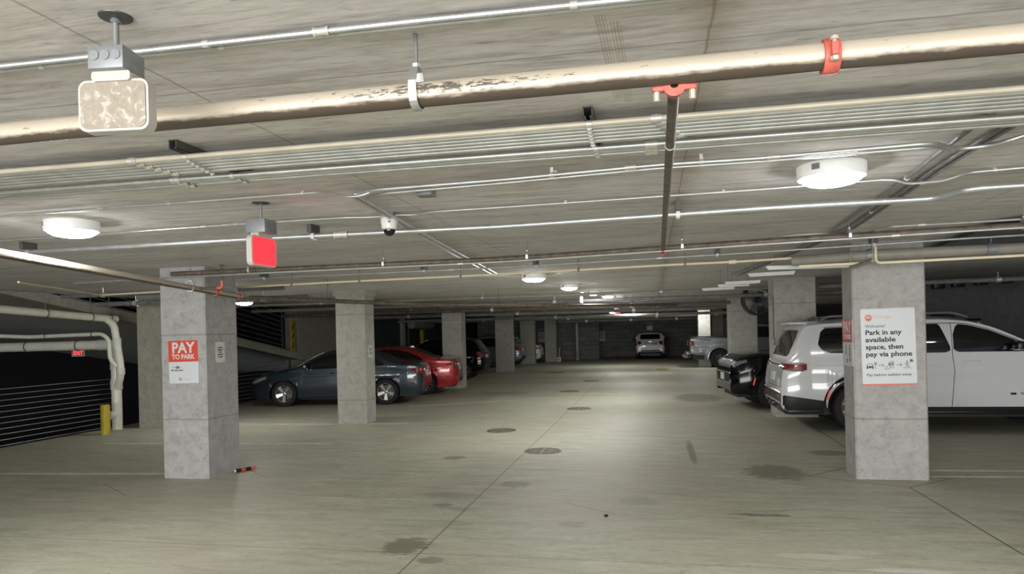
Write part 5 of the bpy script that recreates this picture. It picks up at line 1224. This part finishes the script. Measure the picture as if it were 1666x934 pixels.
def sedan(name, label, col, loc, yaw, pitch=0.0, L=4.65, W=1.82, trimc=None, style='vw', R=0.335):
    sp = dict(L=L, W=W, paint=col, R=R, Ra=R+0.04, xr=0.98, xf=0.98+2.68, hood=0.98, pan=0.19, tumble=0.30, crown=0.075,
        top=[(0, 0.56), (0.012, 0.74), (0.045, 0.93), (0.09, 1.03), (0.16, 1.075), (0.34, 1.09), (0.60, 1.115), (0.80, 1.17), (1.10, 1.295), (1.45, 1.405), (1.80, 1.462), (2.15, 1.475), (2.45, 1.452), (2.75, 1.375), (3.05, 1.235), (3.38, 1.055), (3.52, 1.005), (4.0, 0.93), (4.35, 0.84), (4.53, 0.74), (4.61, 0.62), (4.65, 0.5)],
        belt=[(0, 0.90), (0.3, 0.965), (1.0, 0.975), (2.2, 0.945), (3.3, 0.905), (4.1, 0.80), (4.65, 0.6)],
        plan=[(0, 0.80), (0.02, 0.855), (0.07, 0.905), (0.18, 0.95), (0.45, 0.985), (1.0, 1.0), (3.4, 1.0), (4.0, 0.965), (4.35, 0.89), (4.53, 0.79), (4.62, 0.66), (4.65, 0.55)],
        low=[(0, 0.38), (0.05, 0.30), (0.3, 0.24), (0.6, 0.215), (3.9, 0.20), (4.4, 0.20), (4.6, 0.26), (4.65, 0.32)])
    k = L/4.65
    c = Car(name, label, 'car', sp, loc, yaw, pitch)
    c.wheels(5, M_RIM, twin=True)
    for d in ('L', 'R'):
        c.patch('rear_window', [(1.02, 1.075), (1.2, 1.175), (1.5, 1.295), (1.8, 1.36), (2.06, 1.372)], [(1.02, 1.035), (1.3, 1.0), (2.06, 0.985)], d, M_GLASS)
        c.patch('front_window', [(2.14, 1.372), (2.45, 1.345), (2.75, 1.255), (3.02, 1.12), (3.14, 1.04)], [(2.14, 0.985), (2.7, 0.965), (3.14, 0.95)], d, M_GLASS)
        c.patch('b_pillar', [(2.06, 1.372), (2.14, 1.372)], [(2.06, 0.985), (2.14, 0.985)], d, M_TRIM, nx=3)
        c.trim('window_trim', [(0.99, 1.045), (1.2, 1.19), (1.5, 1.308), (1.8, 1.375), (2.1, 1.388), (2.45, 1.36), (2.75, 1.27), (3.05, 1.115)], d, trimc or M_TRIM, 0.007)
        c.trim('door_seam', [(2.10, 0.97), (2.09, 0.7), (2.10, 0.3)], d, M_SEAM, 0.0035)
        c.trim('door_seam', [(1.22, 0.98), (1.30, 0.78), (1.42, 0.62), (1.46, 0.34)], d, M_SEAM, 0.0035)
        c.trim('door_seam', [(3.18, 0.93), (3.24, 0.7), (3.22, 0.32)], d, M_SEAM, 0.0035)
        c.trim('shoulder_crease', [(0.5, 0.83), (1.6, 0.80), (3.3, 0.76)], d, col, 0.006)
        c.trim('rocker_trim', [(1.4, 0.235), (3.25, 0.225)], d, M_TRIM, 0.02)
        c.patch('tail_lamp', [(0.03, 0.93), (0.15, 0.945), (0.36, 0.905)], [(0.03, 0.80), (0.15, 0.80), (0.36, 0.895)], d, M_TAIL, nx=14)
        c.patch('headlamp', [(4.12, 0.80), (4.4, 0.735), (4.53, 0.68)], [(4.12, 0.74), (4.4, 0.63), (4.53, 0.60)], d, M_CLEAR, nx=14)
        c.patch('side_marker', [(0.20, 0.56), (0.34, 0.56)], [(0.20, 0.52), (0.34, 0.52)], d, M_TAIL, nx=4, ny=2)
        c.handle(1.38, 0.86, 1 if d == 'L' else -1, col); c.handle(2.30, 0.85, 1 if d == 'L' else -1, col); c.mirror(3.02, 0.98, 1 if d == 'L' else -1, col)
    c.patch('rear_glass', [(0.70, 0.60), (1.0, 0.58), (1.40, 0.50)], [(0.70, -0.60), (1.0, -0.58), (1.40, -0.50)], 'top', M_GLASS)
    c.patch('windscreen', [(2.66, 0.52), (3.0, 0.62), (3.36, 0.70)], [(2.66, -0.52), (3.0, -0.62), (3.36, -0.70)], 'top', M_GLASS)
    mirrored(c, 'tail_lamp', [(0.40, 0.915), (0.80, 0.925)], [(0.40, 0.86), (0.62, 0.80), (0.80, 0.80)], 'rear', M_TAIL)
    c.patch('licence_plate', [(-0.16, 0.86), (0.16, 0.86)], [(-0.16, 0.70), (0.16, 0.70)], 'rear', M_PLATE, off=0.012)
    c.trim('boot_seam', [(-0.72, 0.78), (-0.66, 0.64), (0.66, 0.64), (0.72, 0.78)], 'rear', M_SEAM, 0.004)
    c.trim('chrome_strip', [(-0.4, 0.885), (0.4, 0.885)], 'rear', M_CHROME, 0.010)
    c.patch('rear_valance', [(-0.66, 0.46), (0.66, 0.46)], [(-0.66, 0.39), (0.66, 0.39)], 'rear', M_TRIM, ny=3)
    mirrored(c, 'reflector', [(0.50, 0.52), (0.70, 0.52)], [(0.50, 0.485), (0.70, 0.485)], 'rear', M_TAIL, ny=2, nx=8)
    for sd in (-1, 1): part('exhaust_tip', lambda m_: m_.lathe([(0.03, -0.02), (0.036, -0.02), (0.036, 0.1), (0.03, 0.1)], (0.06, sd*0.52, 0.33), Matrix.Rotation(PI/2, 3, 'Y'), 16, closed=True), M_CHROME, c.t)
    c.patch('front_grille', [(-0.40, 0.66), (0.40, 0.66)], [(-0.40, 0.56), (0.40, 0.56)], 'front', M_TRIM)
    part('antenna_fin', lambda m_: m_.prism([(1.40, 1.385), (1.58, 1.43), (1.46, 1.47)], -0.015, 0.015), col, c.t)
    return c

def big_suv(name, label, col, loc, yaw, dark=False):
    L = 5.45
    sp = dict(L=L, W=2.0, paint=col, R=0.405, Ra=0.50, xr=1.22, xf=1.22+(3.28 if dark else 3.12), hood=1.24, pan=0.26, tumble=0.155, crown=0.07,
        top=[(0, 0.66), (0.01, 0.88), (0.03, 1.02), (0.055, 1.12), (0.10, 1.20), (0.16, 1.34), (0.25, 1.56), (0.33, 1.74), (0.38, 1.82), (0.47, 1.865), (0.8, 1.89), (1.6, 1.92), (2.4, 1.918), (2.82, 1.885), (3.17, 1.80), (3.52, 1.645), (3.87, 1.455), (4.15, 1.30), (4.3, 1.255), (4.8, 1.235), (5.15, 1.20), (5.30, 1.14), (5.38, 1.02), (5.43, 0.85), (5.45, 0.62)],
        belt=[(0, 1.08), (0.4, 1.255), (1.5, 1.275), (2.6, 1.272), (3.6, 1.26), (4.3, 1.16), (5.0, 1.08), (5.45, 0.9)],
        plan=[(0, 0.86), (0.02, 0.895), (0.07, 0.93), (0.2, 0.965), (0.5, 0.99), (1.2, 1.0), (4.3, 1.0), (4.9, 0.975), (5.2, 0.935), (5.36, 0.87), (5.43, 0.80), (5.45, 0.74)],
        low=[(0, 0.46), (0.03, 0.38), (0.2, 0.34), (0.7, 0.34), (0.9, 0.36), (4.8, 0.36), (5.2, 0.34), (5.42, 0.36), (5.45, 0.42)])
    c = Car(name, label, 'car', sp, loc, yaw)
    c.wheels(11, M_RIM, tw=0.275, rimf=0.70, inset=0.03)
    chrome = M_CHROME if not dark else M_BLACK
    for d in ('L', 'R'):
        sd = 1 if d == 'L' else -1
        c.patch('quarter_window', [(0.60, 1.50), (0.63, 1.66), (0.70, 1.745), (1.64, 1.775)], [(0.60, 1.46), (0.66, 1.37), (0.80, 1.325), (1.64, 1.305)], d, M_GLASS)
        c.patch('rear_window', [(1.72, 1.775), (2.44, 1.775), (2.48, 1.74), (2.61, 1.40)], [(1.72, 1.305), (2.54, 1.305), (2.61, 1.335)], d, M_GLASS)
        c.patch('front_window', [(2.66, 1.60), (2.72, 1.768), (2.90, 1.745), (3.20, 1.655), (3.52, 1.51), (3.82, 1.345)], [(2.66, 1.36), (2.72, 1.31), (3.82, 1.305)], d, M_GLASS)
        c.trim('window_trim', [(0.70, 1.757), (1.64, 1.788), (2.70, 1.783), (2.90, 1.76), (3.20, 1.67), (3.52, 1.525), (3.84, 1.355)], d, chrome, 0.008, n=50)
        c.trim('door_seam', [(2.64, 1.78), (2.64, 1.30), (2.66, 1.0), (2.62, 0.55), (2.61, 0.40)], d, M_SEAM, 0.005)
        c.trim('door_seam', [(1.68, 1.78), (1.68, 1.20), (1.80, 0.85), (1.84, 0.40)], d, M_SEAM, 0.005)
        c.trim('door_seam', [(3.94, 1.28), (3.98, 0.9), (3.96, 0.40)], d, M_SEAM, 0.005)
        c.handle(2.92, 1.155, sd, chrome if dark else col, 0.27); c.handle(1.98, 1.155, sd, chrome if dark else col, 0.27)
        c.mirror(3.52, 1.335, sd, M_BLACK)
        hm, _v = c.cast(3.52, 1.30, d)
        part('mirror_trim', lambda m_: m_.bbox((3.54, sd*(abs(hm.y)+0.15), 1.345), (0.15, 0.23, 0.016), 0.006), M_CHROME if not dark else M_BLACK, c.t)
        # black wheel-arch cladding and running board
        for xw in (sp['xr'], sp['xf']):
            def arch(m_):
                n = 30; vs = []
                for k in range(n+1):
                    a = -0.18+(PI+0.36)*k/n
                    for rr in (0.49, 0.575):
                        x, z = xw+rr*math.cos(a), sp['R']+rr*math.sin(a)
                        h, v = c.cast(x, max(z, 0.3), d)
                        y = abs(h.y) if (h is not None and abs(h.y) > 0.7) else c.W*c.plan(x)-0.035
                        y = max(y, c.W*c.plan(x)-0.05)
                        vs += [Vector((x, sd*(y+0.012), z)), Vector((x, sd*(y-0.06), z))]
                fs = []
                for k in range(n):
                    b, e = k*4, (k+1)*4
                    fs += [(b, b+2, e+2, e), (b+1, e+1, e+3, b+3), (b, e, e+1, b+1), (b+2, b+3, e+3, e+2)]
                m_.add(vs, fs, True)
            ao = part('wheel_arch', arch, M_TRIM if not dark else col, c.t)
        part('running_board', lambda m_: m_.bbox((2.72, sd*(c.W-0.05), 0.335), (1.95, 0.16, 0.06), 0.02), M_BLACK, c.t)
        for xm, zz in ((sp['xr']-0.50, 0.62), (sp['xf']+0.50, 0.62)):
            part('marker_lamp', lambda m_: m_.bbox((xm+(0.015 if xm < 2 else -0.015), sd*(c.W*c.plan(xm)+0.004), zz), (0.028, 0.02, 0.17), 0.008, Matrix.Rotation(0.28 if xm < 2 else -0.28, 3, 'Y')), M_MARK, c.t)
        # roof rails
        part('roof_rail', lambda m_: (m_.tube(fillet([Vector((0.70, sd*0.70, 1.885)), Vector((0.82, sd*0.70, 1.945)), Vector((2.75, sd*0.70, 1.962)), Vector((2.98, sd*0.70, 1.88))], 0.1, 5), 0.017, 8), m_.box((1.8, sd*0.70, 1.925), (0.08, 0.03, 0.06))), M_CHROME if not dark else M_BLACK, c.t)
        c.patch('tail_lamp', [(0.03, 1.155), (0.12, 1.155), (0.36, 1.145), (0.405, 1.13)], [(0.03, 1.07), (0.14, 1.045), (0.30, 1.035), (0.405, 1.045)], d, M_TAIL, off=0.010, nx=16)
        c.trim('lamp_trim', [(0.02, 1.165), (0.12, 1.168), (0.36, 1.158), (0.41, 1.14), (0.36, 1.03), (0.14, 1.033), (0.03, 1.06)], d, M_CHROME if not dark else M_BLACK, 0.008)
        c.patch('bumper_cover', [(0.02, 0.62), (0.3, 0.58), (0.70, 0.52)], [(0.02, 0.385), (0.06, 0.372), (0.2, 0.344), (0.70, 0.343)], d, M_BLACK, ny=4)
        part('lower_cladding', lambda m_: m_.bbox((0.36, sd*(c.W*0.985-0.045), 0.345), (0.56, 0.10, 0.07), 0.02), M_BLACK, c.t)
        c.patch('headlamp', [(5.12, 1.10), (5.34, 1.06)], [(5.12, 1.04), (5.34, 0.97)], d, M_CLEAR if not dark else M_DARKM, nx=8)
        c.trim('body_crease', [(0.5, 1.12), (1.8, 1.12), (4.2, 1.08)], d, col, 0.006)
        c.patch('sill_cladding', [(1.80, 0.42), (3.80, 0.42)], [(1.80, 0.365), (3.80, 0.365)], d, M_TRIM, ny=3)
    # tail
    c.patch('rear_glass', [(-0.76, 1.58), (-0.70, 1.72), (0.70, 1.72), (0.76, 1.58)], [(-0.76, 1.34), (-0.70, 1.27), (0.70, 1.27), (0.76, 1.34)], 'rear', M_GLASS, nx=30)
    part('roof_spoiler', lambda m_: m_.bbox((0.34, 0, 1.84), (0.30, 1.42, 0.04), 0.018), col, c.t)
    mirrored(c, 'tail_lamp', [(0.55, 1.155), (0.90, 1.155)], [(0.55, 1.09), (0.90, 1.05)], 'rear', M_TAIL, off=0.010)
    c.trim('chrome_strip', [(-0.60, 1.12), (0.60, 1.12)], 'rear', M_CHROME, 0.018)
    c.patch('licence_plate', [(-0.16, 0.98), (0.16, 0.98)], [(-0.16, 0.83), (0.16, 0.83)], 'rear', M_PLATE, off=0.012)
    c.trim('tailgate_seam', [(-0.80, 1.02), (-0.76, 0.74), (0.76, 0.74), (0.80, 1.02)], 'rear', M_SEAM, 0.005)
    c.trim('bumper_strip', [(-0.86, 0.655), (0, 0.655), (0.86, 0.655)], 'rear', M_CHROME, 0.022)
    c.patch('bumper_cover', [(-0.85, 0.63), (0.85, 0.63)], [(-0.85, 0.44), (0.85, 0.44)], 'rear', M_BLACK, ny=4)
    part('lower_bumper', lambda m_: m_.bbox((0.22, 0, 0.40), (0.36, 1.74, 0.24), 0.06), M_BLACK, c.t)
    part('tow_hitch', lambda m_: m_.bbox((0.03, 0, 0.40), (0.12, 0.14, 0.08), 0.01), M_BLACK, c.t)
    mirrored(c, 'reflector', [(0.62, 0.60), (0.80, 0.60)], [(0.62, 0.56), (0.80, 0.56)], 'rear', M_TAIL, ny=2, nx=6, off=0.02)
    c.patch('windscreen', [(3.12, 0.72), (3.6, 0.80), (4.16, 0.86)], [(3.12, -0.72), (3.6, -0.80), (4.16, -0.86)], 'top', M_GLASS)
    # nose: seven tall slots, lamps, lower intake
    for k in range(7):
        y = -0.51+0.17*k
        sl = c.patch('grille_slot', [(y-0.06, 1.06), (y+0.06, 1.06)], [(y-0.06, 0.93), (y+0.06, 0.93)], 'front', M_TRIM, nx=4, ny=4)
        c.trim('grille_surround', [(y-0.07, 1.075), (y+0.07, 1.075), (y+0.07, 0.915), (y-0.07, 0.915), (y-0.07, 1.075)], 'front', M_CHROME if not dark else M_RIMD, 0.007, n=24)
    mirrored(c, 'headlamp', [(0.64, 1.06), (0.88, 1.06)], [(0.64, 0.98), (0.88, 0.96)], 'front', M_CLEAR if not dark else M_DARKM, off=0.012)
    c.patch('lower_intake', [(-0.62, 0.78), (0.62, 0.78)], [(-0.62, 0.60), (0.62, 0.60)], 'front', M_TRIM)
    c.trim('intake_trim', [(-0.66, 0.80), (0.66, 0.80)], 'front', M_CHROME, 0.008); c.trim('intake_trim', [(-0.7, 0.57), (0.7, 0.57)], 'front', M_CHROME, 0.012)
    mirrored(c, 'fog_lamp', [(0.66, 0.66), (0.78, 0.66)], [(0.66, 0.58), (0.78, 0.58)], 'front', M_CLEAR, nx=6, ny=4)
    part('front_plate', lambda m_: m_.bbox((5.46, 0, 0.70), (0.02, 0.31, 0.16), 0.004), M_PLATE, c.t)
    part('roof_antenna', lambda m_: m_.prism([(0.62, 1.88), (0.86, 1.89), (0.72, 1.965)], -0.02, 0.02), M_BLACK, c.t)
    return c
yS, xS = 13.60, 2.13
cw_ = big_suv('suv', 'white full-size suv parked behind the right foreground column', M_PW, (xS, yS, 0), 0.0)
# door lettering and badge on the side seen
for i, ch in enumerate('WAGONEER'):
    h, v = cw_.cast(3.63+0.118*i, 0.63, 'R')
    if h is not None: text('lettering', ch, 0.055, cw_.t, M_INKG, (h.x, h.y-0.004, h.z), bold=0.002)
h, v = cw_.cast(3.50, 0.63, 'R')
part('badge', lambda m_: m_.bbox((h.x, h.y-0.003, h.z), (0.085, 0.008, 0.034), 0.003), M_BLACK, cw_.t)
kd = Vector((-math.cos(0.11), -math.sin(0.11), 0)); kl = Vector((-kd.y, kd.x, 0)); kp = Vector((2.60, 15.90, 0))-kl*0.97-kd*4.50
ck = big_suv('suv', 'black full-size suv with its nose beside the white one', M_PK, (kp.x, kp.y, 0), PI+0.11, dark=True)

VWY = math.radians(180+11.5)
def place(front_px, rear_px, xf, xr, half):
    """tail position and yaw from the two near-side tyre contact points"""
    a, b = onz(*front_px, 0), onz(*rear_px, 0); d = (a-b); d.z = 0; yaw = math.atan2(d.y, d.x); d.normalize()
    mid = (a+b)/2; left = Vector((-d.y, d.x, 0))
    c = mid-left*half-d*(xf+xr)/2
    return (c.x, c.y, 0.0), yaw
loc, yaw = place((465.5, 662), (624.5, 658.6), 3.66, 0.98, 0.87)
vw = sedan('sedan', 'blue-grey sedan parked behind the second left column', M_PB, loc, yaw)
dirv = Vector((math.cos(yaw), math.sin(yaw), 0)); nrm = Vector((dirv.y, -dirv.x, 0))
rl = Vector(loc)+nrm*2.75-dirv*0.62
sedan('sedan', 'red sedan parked beyond the blue-grey sedan', M_PR, (rl.x, rl.y, 0), yaw, L=4.65, W=1.84, trimc=M_CHROME)

def pickup(name, label, col, loc, yaw):
    L = 5.9
    sp = dict(L=L, W=2.06, paint=col, R=0.42, Ra=0.49, xr=1.30, xf=1.30+3.68, hood=1.30, pan=0.36, tumble=0.22, crown=0.05,
        top=[(0, 0.74), (0.01, 1.0), (0.03, 1.30), (0.06, 1.375), (0.2, 1.385), (1.82, 1.395), (1.86, 1.42), (1.95, 1.70), (2.05, 1.88), (2.2, 1.93), (3.0, 1.955), (3.5, 1.91), (3.9, 1.72), (4.35, 1.38), (4.5, 1.31), (5.2, 1.27), (5.7, 1.18), (5.84, 1.05), (5.9, 0.7)],
        belt=[(0, 1.25), (1.8, 1.27), (4.3, 1.22), (5.9, 1.05)],
        plan=[(0, 0.93), (0.03, 0.955), (0.1, 0.97), (0.8, 0.985), (1.3, 1.0), (4.9, 1.0), (5.5, 0.95), (5.84, 0.84), (5.9, 0.76)],
        low=[(0, 0.66), (0.1, 0.62), (0.6, 0.56), (5.2, 0.50), (5.8, 0.5), (5.9, 0.6)])
    c = Car(name, label, 'truck', sp, loc, yaw)
    c.wheels(6, M_RIMD, tw=0.31, rimf=0.60, inset=-0.03)
    for d in ('L', 'R'):
        sd = 1 if d == 'L' else -1
        for xw in (sp['xr'], sp['xf']):
            def arch(m_):
                n = 26; vs = []
                for k in range(n+1):
                    a = -0.1+(PI+0.2)*k/n
                    for rr, oo in ((0.47, 0.075), (0.55, 0.07), (0.66, 0.005)):
                        vs.append(Vector((xw+rr*math.cos(a), sd*(c.W+oo-0.02), sp['R']+rr*math.sin(a))))
                    vs.append(Vector((xw+0.47*math.cos(a), sd*(c.W-0.10), sp['R']+0.47*math.sin(a))))
                m_.add(vs, [(k*4+j, k*4+j+1, k*4+5+j, k*4+4+j) for k in range(n) for j in range(2)]+[(k*4, k*4+4, k*4+7, k*4+3) for k in range(n)], True)
            part('wheel_flare', arch, col, c.t)
        c.patch('tail_lamp', [(0.06, 1.23), (0.14, 1.23), (0.17, 1.18), (0.20, 1.10)], [(0.06, 0.96), (0.20, 0.96)], d, M_TAIL, nx=10)
        c.trim('lamp_trim', [(0.06, 1.24), (0.17, 1.23), (0.22, 1.12), (0.21, 0.95), (0.06, 0.95)], d, M_CHROME, 0.008)
        c.patch('side_vent', [(0.45, 1.27), (0.95, 1.265)], [(0.45, 1.255), (0.95, 1.225)], d, M_TRIM, ny=3)
        c.trim('bed_rail', [(0.05, 1.335), (1.8, 1.345)], d, M_TRIM, 0.03, off=-0.01)
        c.patch('cab_window', [(2.15, 1.70), (2.3, 1.80), (3.4, 1.80), (3.9, 1.58)], [(2.15, 1.34), (3.9, 1.32)], d, M_GLASS)
        c.trim('door_seam', [(1.84, 1.3), (1.84, 0.6)], d, M_SEAM, 0.008)
        c.trim('body_crease', [(0.1, 0.82), (0.75, 0.82)], d, col, 0.012)
        c.mirror(3.95, 1.34, sd)
    part('bed_cover', lambda m_: m_.bbox((0.96, 0, 1.395), (1.80, 1.90, 0.05), 0.02), M_TRIM, c.t)
    mirrored(c, 'tail_lamp', [(0.82, 1.23), (0.95, 1.23)], [(0.82, 0.96), (0.95, 0.96)], 'rear', M_TAIL, nx=6)
    c.patch('tailgate_panel', [(-0.6, 1.2), (0.6, 1.2)], [(-0.6, 1.0), (0.6, 1.0)], 'rear', M_TRIM, ny=4)
    part('rear_bumper', lambda m_: m_.bbox((-0.05, 0, 0.66), (0.24, 1.86, 0.19), 0.04), M_PS, c.t)
    part('bumper_pad', lambda m_: m_.bbox((-0.05, 0, 0.755), (0.25, 1.80, 0.03), 0.01), M_TRIM, c.t)
    part('tow_hitch', lambda m_: m_.tube(fillet([Vector((0.1, 0, 0.46)), Vector((-0.22, 0, 0.46)), Vector((-0.27, 0, 0.56))], 0.06, 5), 0.03, 10), M_ZINC, c.t)
    for sd in (-1, 1): part('tow_hook', lambda m_: m_.torus((-0.16, sd*0.72, 0.52), 0.06, 0.018, Matrix.Rotation(PI/2, 3, 'X'), 18, 6), M_ZINC, c.t)
    c.patch('rear_glass', [(-0.7, 1.78), (0.7, 1.78)], [(-0.7, 1.46), (0.7, 1.46)], 'rear', M_GLASS)
    c.patch('windscreen', [(3.6, 0.72), (4.35, 0.82)], [(3.6, -0.72), (4.35, -0.82)], 'top', M_GLASS)
    part('leaf_spring', lambda m_: m_.tube([(0.35, -0.5, 0.35), (0.7, -0.52, 0.30), (1.3, -0.55, 0.42)], 0.035, 6), M_CREAM2, c.t)
    return c
pickup('pickup_truck', 'silver pickup truck with wide flares parked deep on the right', M_PS, (1.62, 33.95, 0), 0.0)

def crossover(name, label, col, loc, yaw):
    L = 4.26
    sp = dict(L=L, W=1.80, paint=col, R=0.335, Ra=0.385, xr=0.80, xf=0.80+2.55, hood=1.08, pan=0.22, tumble=0.30, crown=0.07,
        top=[(0, 0.60), (0.012, 0.85), (0.04, 1.0), (0.08, 1.08), (0.14, 1.2), (0.28, 1.42), (0.40, 1.57), (0.55, 1.61), (1.2, 1.66), (1.9, 1.66), (2.3, 1.6), (2.9, 1.28), (3.2, 1.10), (3.8, 1.0), (4.1, 0.88), (4.22, 0.7), (4.26, 0.55)],
        belt=[(0, 0.98), (0.5, 1.05), (2.0, 1.02), (3.2, 0.98), (4.26, 0.7)],
        plan=[(0, 0.84), (0.03, 0.89), (0.1, 0.935), (0.3, 0.975), (0.9, 1.0), (3.2, 1.0), (3.9, 0.92), (4.2, 0.75), (4.26, 0.62)],
        low=[(0, 0.46), (0.1, 0.38), (0.5, 0.27), (3.8, 0.24), (4.26, 0.34)])
    c = Car(name, label, 'car', sp, loc, yaw)
    c.wheels(5, M_RIM)
    for d in ('L', 'R'):
        sd = 1 if d == 'L' else -1
        c.patch('side_window', [(0.62, 1.40), (0.8, 1.50), (1.7, 1.53), (2.2, 1.47), (2.72, 1.20)], [(0.62, 1.20), (0.9, 1.10), (2.72, 1.06)], d, M_GLASS)
        c.patch('tail_lamp', [(0.03, 1.06), (0.2, 1.08), (0.28, 1.05)], [(0.03, 0.84), (0.2, 0.86), (0.28, 1.0)], d, M_TAIL, nx=10)
        c.mirror(2.6, 1.07, sd); c.trim('door_seam', [(1.7, 1.5), (1.7, 0.35)], d, M_SEAM, 0.004)
        c.patch('headlamp', [(3.75, 0.92), (4.1, 0.84)], [(3.75, 0.82), (4.1, 0.72)], d, M_CLEAR, nx=8)
    c.patch('rear_glass', [(-0.58, 1.42), (-0.52, 1.50), (0.52, 1.50), (0.58, 1.42)], [(-0.66, 1.20), (0.66, 1.20)], 'rear', M_GLASS)
    mirrored(c, 'tail_lamp', [(0.52, 1.03), (0.60, 1.08), (0.74, 1.08)], [(0.52, 0.96), (0.62, 0.86), (0.74, 0.84)], 'rear', M_TAIL, nx=10)
    c.patch('rear_valance', [(-0.55, 0.56), (0.55, 0.56)], [(-0.55, 0.47), (0.55, 0.47)], 'rear', M_TRIM, ny=4)
    part('lower_bumper', lambda m_: m_.bbox((0.18, 0, 0.42), (0.25, 1.4, 0.16), 0.04), M_TRIM, c.t)
    mirrored(c, 'reflector', [(0.58, 0.62), (0.74, 0.62)], [(0.58, 0.57), (0.74, 0.57)], 'rear', M_TAIL, nx=6, ny=2)
    c.patch('licence_recess', [(-0.40, 0.98), (0.40, 0.98)], [(-0.40, 0.82), (0.40, 0.82)], 'rear', M_PS, off=0.002, ny=3)
    c.patch('licence_plate', [(-0.16, 0.96), (0.16, 0.96)], [(-0.16, 0.82), (0.16, 0.82)], 'rear', M_PLATE, off=0.012, ny=3)
    c.trim('tailgate_seam', [(-0.55, 0.90), (-0.48, 0.66), (0.48, 0.66), (0.55, 0.90)], 'rear', M_SEAM, 0.006)
    h, v = c.cast(0, 1.06, 'rear')
    part('emblem', lambda m_: m_.prism([(-0.10, 1.035), (-0.035, 1.035), (-0.035, 1.02), (0.03, 1.02), (0.03, 1.035), (0.10, 1.035), (0.09, 1.075), (0.03, 1.075), (0.03, 1.09), (-0.035, 1.09), (-0.035, 1.075), (-0.09, 1.075)], 0.0, 0.03, Matrix(((0, 1, 0), (1, 0, 0), (0, 0, 1))), (h.x-0.03, 0, 0)), M_GOLD, c.t)
    c.patch('windscreen', [(2.3, 0.55), (2.95, 0.66)], [(2.3, -0.55), (2.95, -0.66)], 'top', M_GLASS)
    return c
crossover('hatchback', 'white hatchback parked nose-in at the far back wall', M_PW, (-0.17, 43.0, 0), PI/2)
crossover('hatchback', 'black hatchback in the dark between third and fourth left columns', M_PK, (-6.55, 27.6, 0), PI+0.05)
crossover('hatchback', 'silver hatchback tail glimpsed between two far left columns', M_PS, (-6.72, 36.6, 0), PI)
sedan('sedan', 'white sedan tail glimpsed before the farthest left column', M_PW, (-6.35, 40.75-0.0, 0), PI+0.02)
cr = sedan('sedan', 'dark sedan on the raised ramp behind the cable railing', M_PD, (-14.3, 18.0, rampz(18.0)+0.01), PI/2, pitch=math.atan(-RS), trimc=M_CHROME)
